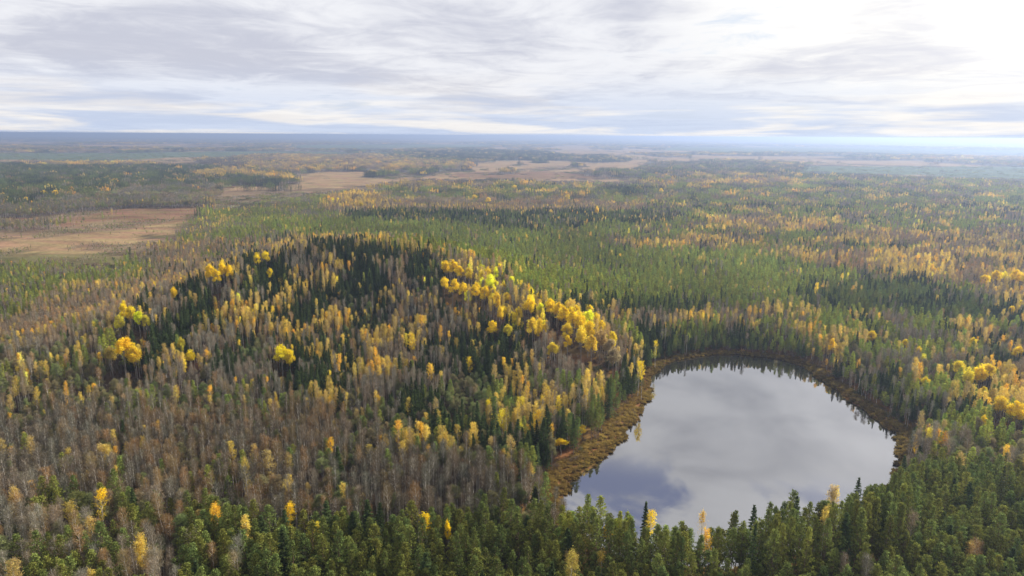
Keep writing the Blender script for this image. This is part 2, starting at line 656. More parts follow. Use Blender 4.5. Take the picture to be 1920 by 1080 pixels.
def build_tree(sp, v, lod=1.0):
    s = 1000 + sp * 100 + v
    g = random.Random(s)
    u = g.uniform
    if sp == PINE:
        return pine(s, 16 * u(0.94, 1.05), u(1.65, 2.15), u(0.36, 0.48), lod)
    if sp == SPRUCE:
        return spruce(s, 18 * u(0.86, 1.06), u(2.1, 3.0), u(0.08, 0.2), lod)
    if sp == BARE:
        return birch(s, 18 * u(0.92, 1.05), u(1.2, 1.65), u(0.50, 0.64), leaves=0, twigs=720, lod=lod, trunk_r=u(0.14, 0.20))
    if sp == YBIRCH:
        return birch(s, 18 * u(0.92, 1.05), u(1.15, 1.6), u(0.42, 0.56), leaves=900, twigs=300, lod=lod, top_only=(v % 3 == 2))
    if sp == ASPEN:
        return round_tree(s, 18 * u(0.95, 1.05), u(3.0, 3.6), u(0.34, 0.42), leaves=3300, twigs=500, lod=lod)
    return round_tree(s, 14 * u(0.92, 1.06), u(2.3, 2.9), u(0.36, 0.44), leaves=260, twigs=2600, lod=lod, leaf=0.11, trunk_r=0.13)


HREF = [16, 18, 18, 18, 18, 14]
WREF = [3.6, 4.0, 3.4, 3.4, 6.4, 5.0]
TRUNK_ME, CROWN_ME = {}, {}
protos = bpy.data.collections.new('tree_kinds')      # sources of the instanced woods, not linked to the scene
PROTO_INDEX = {}


def crown_mats(sp):
    return [FOL[sp], M_TWIG]


def add_proto(key, me):
    o = bpy.data.objects.new('k%03d' % len(PROTO_INDEX), me)
    protos.objects.link(o)
    PROTO_INDEX[key] = len(PROTO_INDEX)


LOW = {}
for sp in range(6):
    for v in range(NVAR[sp]):
        tr, cr = build_tree(sp, v)
        TRUNK_ME[sp, v] = tr.mesh('trunk', [BARK[sp]])
        CROWN_ME[sp, v] = cr.mesh('crown', crown_mats(sp))
        j = MB()
        j.add(cr.arrays())
        j.add(tr.arrays(), mi_shift=2)
        add_proto((sp, v), j.mesh('whole', crown_mats(sp) + [BARK[sp]]))
        if v < 3:
            tr, cr = build_tree(sp, v, 0.16)
            j = MB()
            j.add(cr.arrays())
            ta = tr.arrays()
            j.add(ta, mi_shift=2)
            LOW[sp, v] = j.arrays()
# groups of trees for the middle distance and beyond
for sp in range(6):
    for v in range(3):
        g = np.random.default_rng(50 + sp * 10 + v)
        j = MB()
        n = 11 if sp not in (ASPEN, ALDER) else 8
        k = 0
        spots = []
        while len(spots) < n and k < 400:
            p = g.uniform(-7, 7, 2)
            k += 1
            if all(np.hypot(*(p - q)) > 3.0 for q in spots):
                spots.append(p)
        for p in spots:
            j.add(LOW[sp, int(g.integers(0, 3))], (p[0], p[1], 0), g.uniform(0.78, 1.12), g.uniform(0, 6.28), 0, 0.75, g.uniform(-0.15, 0.3))
        add_proto(('grp', sp, v), j.mesh('whole', crown_mats(sp) + [BARK[sp]]))

# ---------------------------------------------------------------- what grows where
# name: (weights pine, spruce, bare birch, yellow birch, aspen, alder), density, height, ground colour, clumping
FLOOR = (0.085, 0.062, 0.040)
CLS = {
    'mixed':    ((.78, .035, .10, .035, .0, .05), 1.0, 1.0, FLOOR, 3.8),
    'far':      ((.50, .20, .22, .06, .00, .03), 1.0, 1.0, (0.06, 0.06, 0.04), 4.0),
    'pine':     ((.93, .015, .03, .015, 0, .01), 1.0, 0.92, FLOOR, 1.0),
    'forepine': ((.95, .02, .015, .012, 0, .003), 1.0, 1.0, (0.06, 0.055, 0.03), 1.0),
    'foremix':  ((.40, .02, .40, .03, 0, .15), 1.0, 1.0, FLOOR, 2.0),
    'lowpine':  ((.72, .00, .13, .03, 0, .12), 1.0, 0.58, (0.13, 0.11, 0.05), 2.0),
    'bare':     ((.015, .003, .80, .018, 0, .165), 1.05, 0.97, (0.10, 0.07, 0.05), 1.2),
    'barepink': ((.03, .01, .72, .09, 0, .15), 1.0, 0.78, (0.13, 0.09, 0.06), 1.6),
    'thicket':  ((.02, .00, .22, .01, 0, .75), 1.0, 0.85, FLOOR, 1.2),
    'alder':    ((.04, .00, .20, .03, 0, .73), 1.0, 1.0, FLOOR, 1.6),
    'spruce':   ((.06, .84, .05, .04, 0, .01), 1.0, 1.0, (0.06, 0.05, 0.03), 1.0),
    'dark':     ((.62, .30, .05, .02, 0, .01), 1.0, 1.0, (0.06, 0.05, 0.03), 1.5),
    'gold':     ((.00, .05, .16, .39, .40, .0), 1.0, 1.0, FLOOR, 1.0),
    'hill':     ((.00, .20, .60, .15, .0, .05), 1.0, 1.02, (0.12, 0.07, 0.035), 3.0),
    'hillfoot': ((.05, .15, .38, .11, .00, .30), 1.0, 1.0, (0.10, 0.07, 0.04), 2.6),
    'pale':     ((.05, .04, .50, .39, .0, .02), 1.0, 1.0, FLOOR, 2.6),
    'yellow':   ((.01, .03, .28, .64, .02, .02), 1.0, 1.0, FLOOR, 1.2),
    'ashy':     ((.30, .16, .36, .02, 0, .16), 1.0, 1.0, FLOOR, 1.4),
    'tan':      ((.25, .0, .45, .0, 0, .30), 0.004, 0.28, (0.25, 0.17, 0.09), 1),
    'rust':     ((.35, .0, .30, .0, 0, .35), 0.035, 0.30, (0.17, 0.105, 0.058), 1),
    'scrub':    ((.12, .0, .48, .0, 0, .40), 0.60, 0.26, (0.17, 0.12, 0.07), 1),
    'moss':     ((.85, .0, .10, .0, 0, .05), 0.10, 0.40, (0.10, 0.125, 0.07), 1),
}
NAMES = list(CLS)
W1920 = [
    ('mixed', [(-400, 240), (2400, 240), (2400, 1300), (-400, 1300)]),
    ('bare', [(-400, 700), (1040, 700), (1040, 960), (-400, 960)]),
    ('forepine', [(-400, 955), (1000, 955), (1050, 975), (1250, 1000), (1480, 950), (1700, 860), (2400, 860), (2400, 1300), (-400, 1300)]),
    # the plain beyond
    ('far', [(-400, 240), (2400, 240), (2400, 318), (1500, 335), (1200, 330), (700, 330), (560, 350), (-400, 350)]),
    ('moss', [(-400, 286), (200, 287), (420, 283), (620, 284), (770, 289), (600, 294), (400, 293), (260, 300), (-400, 300)]),
    ('tan', [(-400, 299), (60, 299), (150, 303), (60, 307), (-400, 307)]),
    ('tan', [(262, 298), (370, 293), (402, 297), (368, 309), (300, 306)]),
    ('tan', [(-400, 266), (60, 265), (160, 267), (60, 269), (-400, 270)]),
    ('tan', [(150, 271), (420, 269), (430, 272), (150, 274)]),
    ('tan', [(1000, 283), (1180, 281), (1310, 282), (1300, 284.5), (1000, 286)]),
    ('tan', [(1480, 303), (1640, 300), (1800, 301), (1700, 304), (1500, 306)]),
    ('moss', [(540, 272), (900, 270), (930, 274), (700, 277), (540, 276)]),
    ('tan', [(740, 262), (960, 262), (900, 264.5), (760, 265)]),
    ('tan', [(530, 328), (620, 320), (720, 320), (860, 320), (890, 306), (935, 301), (1060, 300), (1100, 305), (1165, 303), (1170, 295),
             (1290, 295), (1340, 300), (1290, 308), (1210, 324), (1210, 340), (1050, 338), (900, 336), (760, 336), (700, 346), (620, 358), (540, 362)]),
    ('rust', [(840, 324), (1000, 320), (1180, 326), (1200, 334), (1000, 334), (840, 332)]),
    ('scrub', [(980, 315), (1060, 308), (1080, 316), (1000, 322)]),
    ('moss', [(1300, 322), (1560, 322), (1920, 335), (2400, 345), (2400, 318), (1900, 312), (1500, 312)]),
    ('tan', [(1420, 293), (1560, 291), (1640, 294), (1500, 297)]),
    ('moss', [(1240, 276), (1640, 275), (1900, 283), (2400, 284), (2400, 292), (1900, 291), (1600, 284), (1250, 281)]),
    ('pale', [(1650, 297), (1900, 292), (2400, 296), (2400, 303), (1900, 300)]),
    # wooded islands in the bog
    ('pale', [(372, 303), (400, 296), (450, 290), (480, 286), (700, 288), (790, 299), (870, 303), (880, 314), (780, 322), (700, 322), (560, 322), (440, 312)]),
    ('bare', [(370, 306), (400, 297), (455, 299), (450, 312), (400, 312)]),
    ('spruce', [(770, 284), (880, 279), (1020, 283), (1080, 290), (1060, 299), (960, 300), (860, 297), (780, 296)]),
    ('spruce', [(1085, 292), (1130, 289), (1158, 296), (1150, 304), (1090, 302)]),
    ('ashy', [(1195, 313), (1230, 304), (1330, 299), (1400, 304), (1500, 311), (1505, 322), (1400, 324), (1200, 323)]),
    ('tan', [(380, 352), (480, 345), (600, 344), (700, 336), (600, 356), (520, 364), (430, 370), (390, 372)]),
    ('scrub', [(390, 360), (520, 355), (640, 350), (700, 342), (720, 352), (600, 375), (420, 392), (385, 392)]),
    # the wood at the left with its yellow crest and the olive thicket before it
    ('dark', [(-400, 306), (100, 302), (180, 302), (350, 306), (420, 316), (540, 324), (572, 342), (520, 350), (400, 346), (300, 346), (160, 366), (100, 380), (-400, 400)]),
    ('yellow', [(40, 304), (180, 301), (340, 305), (300, 310), (150, 309), (60, 310)]),
    ('yellow', [(370, 322), (430, 315), (530, 325), (570, 340), (540, 337), (440, 326), (380, 334)]),
    ('thicket', [(-400, 385), (40, 372), (180, 358), (230, 350), (300, 344), (400, 343), (420, 352), (380, 375), (370, 388), (240, 388), (150, 396), (60, 408), (-400, 415)]),
    # the open bog at the left
    ('rust', [(-400, 412), (60, 408), (160, 396), (250, 390), (385, 388), (410, 398), (400, 410), (330, 425), (200, 428), (60, 446), (-400, 455)]),
    ('scrub', [(-400, 424), (100, 424), (220, 412), (270, 418), (180, 430), (60, 448), (-400, 455)]),
    ('tan', [(-400, 450), (60, 443), (170, 428), (260, 420), (345, 417), (330, 430), (280, 444), (270, 462), (230, 474), (120, 476), (-400, 480)]),
    ('scrub', [(230, 462), (300, 446), (380, 440), (350, 460), (260, 474)]),
    # pines and thickets round it
    ('lowpine', [(380, 400), (400, 385), (560, 365), (700, 352), (860, 360), (1000, 420), (1000, 470), (800, 450), (600, 432), (420, 432), (330, 440), (300, 445), (340, 425)]),
    ('barepink', [(280, 455), (330, 440), (430, 436), (560, 436), (640, 444), (560, 470), (430, 500), (330, 545), (230, 590), (150, 640), (0, 680), (-400, 700), (-400, 545), (0, 550), (110, 520), (260, 478)]),
    ('lowpine', [(-400, 478), (120, 474), (262, 476), (330, 486), (250, 502), (120, 522), (60, 545), (20, 575), (-400, 590)]),
    ('lowpine', [(350, 452), (520, 444), (560, 452), (470, 462), (380, 466)]),
    ('barepink', [(600, 378), (700, 372), (860, 370), (1040, 372), (1200, 372), (1230, 384), (1000, 396), (860, 386), (620, 388)]),
    ('yellow', [(612, 366), (650, 360), (710, 362), (735, 372), (690, 380), (625, 378)]),
    ('pale', [(640, 348), (740, 342), (900, 343), (1080, 344), (1250, 340), (1500, 336), (1500, 346), (1000, 348), (700, 352)]),
    ('spruce', [(870, 334), (960, 332), (980, 340), (880, 342)]),
    ('dark', [(640, 390), (760, 386), (900, 392), (1100, 388), (1250, 392), (1250, 412), (1050, 420), (900, 410), (700, 402)]),
    ('spruce', [(1140, 350), (1210, 350), (1215, 366), (1150, 366)]),
    ('pine', [(500, 405), (800, 405), (1000, 425), (1300, 430), (1500, 450), (1600, 480), (1600, 560), (1500, 570), (1350, 555), (1000, 545), (900, 500), (780, 450), (560, 430)]),
    ('pale', [(1130, 446), (1280, 440), (1420, 440), (1440, 452), (1300, 458), (1150, 462)]),
    ('pale', [(1330, 402), (1480, 402), (1560, 410), (1560, 425), (1400, 424), (1330, 418)]),
    ('pale', [(1560, 425), (1760, 432), (1920, 420), (2400, 420), (2400, 480), (1900, 480), (1700, 452), (1560, 446)]),
    ('pale', [(1420, 460), (1700, 462), (2400, 455), (2400, 560), (1900, 560), (1800, 520), (1650, 500), (1500, 480)]),
    ('yellow', [(1620, 465), (1730, 462), (1800, 490), (1780, 510), (1660, 490)]),
    ('yellow', [(1830, 515), (1870, 505), (2400, 500), (2400, 555), (1850, 550)]),
    ('pine', [(1230, 500), (1400, 490), (1560, 500), (1560, 555), (1280, 552), (1200, 530)]),
    ('dark', [(1500, 520), (1640, 510), (1800, 530), (1920, 560), (2400, 570), (2400, 600), (1900, 595), (1700, 580), (1500, 570)]),
    ('dark', [(1060, 552), (1230, 545), (1350, 562), (1200, 575), (1100, 572)]),
    ('barepink', [(1080, 575), (1230, 570), (1380, 564), (1500, 572), (1500, 588), (1350, 592), (1200, 600), (1120, 590)]),
    ('yellow', [(1270, 582), (1350, 576), (1500, 572), (1550, 576), (1520, 584), (1380, 588), (1280, 592)]),
    ('ashy', [(1540, 660), (1620, 680), (1700, 720), (1780, 780), (1860, 830), (1780, 860), (1700, 850), (1700, 800), (1620, 740)]),
    ('dark', [(1240, 610), (1400, 595), (1530, 620), (1560, 680), (1400, 660), (1240, 660)]),
    ('pale', [(1790, 690), (1830, 680), (1930, 660), (2400, 650), (2400, 750), (1900, 740), (1840, 730)]),
    ('mixed', [(1700, 770), (1900, 740), (2400, 740), (2400, 850), (1900, 900), (1760, 850)]),
    # the brown birch wood below the hill
    ('alder', [(-400, 640), (150, 620), (215, 640), (230, 690), (360, 680), (500, 720), (640, 740), (860, 760), (980, 800), (960, 860), (800, 840), (640, 770), (400, 770), (150, 760), (-400, 770)]),
    ('bare', [(-400, 745), (150, 738), (300, 765), (420, 735), (560, 745), (640, 760), (800, 830), (960, 850), (1000, 880), (1010, 930), (980, 960), (840, 960), (700, 955), (540, 950), (400, 930), (200, 910), (-400, 880)]),
    ('foremix', [(-400, 880), (200, 905), (400, 925), (420, 975), (480, 985), (440, 1040), (330, 1100), (200, 1300), (-400, 1300)]),
    ('bare', [(240, 955), (330, 950), (345, 1000), (260, 1010)]),
    ('forepine', [(340, 1020), (460, 965), (520, 955), (640, 958), (760, 955), (860, 935), (960, 930), (1010, 940), (1060, 1010), (1240, 1060),
                  (1420, 1020), (1560, 960), (1660, 900), (1700, 865), (1780, 830), (1880, 850), (2400, 870), (2400, 1300), (250, 1300)]),
    ('ashy', [(960, 900), (1000, 880), (1040, 900), (1010, 945), (960, 940)]),
    # the hill
    ('hill', [(215, 600), (260, 560), (330, 520), (380, 490), (440, 462), (540, 442), (640, 440), (740, 440), (830, 455), (900, 485), (960, 520), (1040, 545), (1110, 575),
              (1180, 620), (1225, 650), (1220, 700), (1150, 740), (1020, 760), (850, 750), (700, 730), (560, 700), (360, 690), (230, 690)]),
    ('hillfoot', [(560, 690), (720, 690), (860, 680), (1000, 680), (1200, 680), (1220, 740), (1150, 800), (1050, 840), (960, 850), (840, 800), (700, 750), (560, 730)]),
    ('pale', [(460, 452), (560, 440), (640, 436), (760, 440), (860, 462), (950, 505), (990, 545), (940, 520), (860, 476), (760, 448), (600, 448), (480, 466)]),
    ('spruce', [(448, 482), (500, 478), (545, 500), (548, 535), (500, 545), (455, 525)]),
    ('spruce', [(560, 450), (640, 444), (700, 446), (790, 462), (840, 480), (850, 505), (800, 530), (760, 555), (745, 540), (760, 500), (680, 480), (600, 470)]),
    ('spruce', [(655, 490), (700, 500), (690, 545), (660, 560), (640, 530)]),
    ('spruce', [(345, 520), (400, 512), (420, 560), (380, 600), (350, 640), (280, 650), (290, 600), (330, 570)]),
    ('spruce', [(860, 505), (910, 512), (915, 530), (870, 528)]),
    ('spruce', [(830, 610), (900, 608), (1000, 625), (1060, 640), (1000, 680), (900, 690), (840, 665)]),
    ('spruce', [(640, 615), (680, 620), (670, 665), (640, 665)]),
    ('dark', [(1130, 690), (1175, 640), (1215, 650), (1205, 720), (1150, 790), (1060, 810), (1050, 770), (1110, 740)]),
    ('gold', [(822, 478), (880, 486), (960, 522), (1040, 548), (1105, 576), (1150, 618), (1135, 660), (1090, 645), (1040, 606), (985, 600), (915, 560), (850, 540), (815, 515)]),
    ('hill', [(900, 560), (985, 600), (1060, 625), (1110, 670), (1040, 670), (960, 620), (900, 590)]),
]
RX0, RY0, RX1, RY1 = -400, 240, 2400, 1300
RSX, RSY = 2.0, 1.0
gx, gy = np.meshgrid(np.arange(RX0, RX1, RSX), np.arange(RY0, RY1, RSY))
RAST = np.zeros(gx.shape, np.int16)
for nm, poly in W1920:
    xs_ = [p[0] for p in poly]
    ys_ = [p[1] for p in poly]
    i0, i1 = int((min(xs_) - RX0) / RSX), int((max(xs_) - RX0) / RSX) + 1
    j0, j1 = int((min(ys_) - RY0) / RSY), int((max(ys_) - RY0) / RSY) + 2
    sl = (slice(max(j0, 0), j1), slice(max(i0, 0), i1))
    RAST[sl][inside(poly, gx[sl], gy[sl])] = NAMES.index(nm)


def lookup(px, py):
    i = np.clip(((px - RX0) / RSX).astype(int), 0, RAST.shape[1] - 1)
    j = np.clip(((py - RY0) / RSY).astype(int), 0, RAST.shape[0] - 1)
    return RAST[j, i]


WT = np.array([CLS[n][0] for n in NAMES])
DEN = np.array([CLS[n][1] for n in NAMES])
HSC = np.array([CLS[n][2] for n in NAMES])
GCO = np.array([CLS[n][3] for n in NAMES])
CLU = np.array([CLS[n][4] for n in NAMES])


def classes(x, y, z, g, top=None, zc=0.0):
    px, py = to_pixel(x, y, z)
    r = np.hypot(x, y)
    jit = np.clip((560 / r) ** 1.7, 0.02, 1.0)
    wob = np.clip(1200 / r, 0.15, 1.0)
    px = px + (fbm(x / 45, y / 45, 3) - 0.5) * 70 * wob + g.normal(0, 9, len(x))
    dy = ((fbm(x / 45, y / 45, 4) - 0.5) * 26 + g.normal(0, 4, len(x))) * jit
    c = lookup(px, py + dy)
    if top:
        for zz in (16 * HSC[c] - zc, 0.5 - zc):
            _, pq = to_pixel(x, y, z + zz)
            c2 = lookup(px, pq + dy * 0.3)
            m = (r > 420) & (DEN[c2] < 0.5) & (DEN[c] > 0.5)
            c = np.where(m, c2, c)
    near = (r < 1050) & ((c == NAMES.index('tan')) | (c == NAMES.index('rust')))
    c = np.where(near & (fbm(x / 42, y / 60, 66, 3) > 0.60), NAMES.index('scrub'), c)
    far = (r > 1050) & (c == NAMES.index('tan'))
    n = fbm(x / 110, y / 240, 55, 3)
    c = np.where(far & (n > 0.66), NAMES.index('scrub'), c)
    c = np.where(far & (n > 0.74), NAMES.index('far'), c)
    far = (r > 1050) & (c == NAMES.index('far'))
    n = fbm(x / 420, y / 1100, 56, 3)
    c = np.where(far & (n > 0.62), NAMES.index('tan'), c)
    c = np.where(far & (n < 0.34), NAMES.index('moss'), c)
    c = np.where(far & (n > 0.56) & (n < 0.61), NAMES.index('pale'), c)
    return c


def choose(x, y, ci, g):
    r = np.hypot(x, y)
    sc = 2.0 ** np.floor(np.log2(np.clip(r / 600, 1.0, 9.0)))
    w = WT[ci].copy()
    for s in range(6):
        n = fbm(x / (16 * sc), y / (16 * sc), 100 + s * 7, 2)
        w[:, s] *= np.exp((n - 0.5) * 4.0 * CLU[ci])
    w /= w.sum(1)[:, None]
    u_ = g.uniform(0, 1, len(x))
    return (w.cumsum(1) < u_[:, None]).sum(1).clip(0, 5)


def band(y0, y1, cell, g, wide=0.80, pad=30, x_lim=None):
    ys = np.arange(y0, y1, cell)
    out = []
    for y_ in ys:
        w = y_ * wide + pad
        n = int(2 * w / cell)
        x = -w + cell * (np.arange(n) + 0.5)
        out.append(np.stack([x + g.uniform(-0.46, 0.46, n) * cell + cell * 0.5 * (len(out) % 2), y_ + g.uniform(-0.46, 0.46, n) * cell], 1))
    p = np.concatenate(out)
    return p[:, 0], p[:, 1]


def sedge_width(x, y):
    # wide belt of sedge on the west bank and at the east corner, narrow along the south
    w = 1.0 + 4.4 * fbm(x / 9, y / 9, 77, 3)
    w = w + 3.2 * np.clip((62 - x) / 25, 0, 1) * np.clip((y - 142) / 20, 0, 1) + 2.0 * np.clip((x - 118) / 20, 0, 1)
    w = w * np.clip((y - 128) / 40, 0.12, 1)
    w = w * (1 - 0.35 * np.clip((y - 270) / 30, 0, 1))
    return w


def land(x, y):
    """ground height with the lake basin"""
    z = terrain(x, y)
    sdist = shore_dist(x, y)
    ins = inside(shore, x, y) if np.size(x) else sdist < 0
    sdist = np.where(ins, -sdist, sdist)
    k = np.clip((sdist - 1) / 28.0, 0, 1)
    z = z * k * k * (3 - 2 * k)
    return z + np.clip(sdist * 0.22, -1.6, 0.45) * np.where(sdist < 1e5, 1, 1)


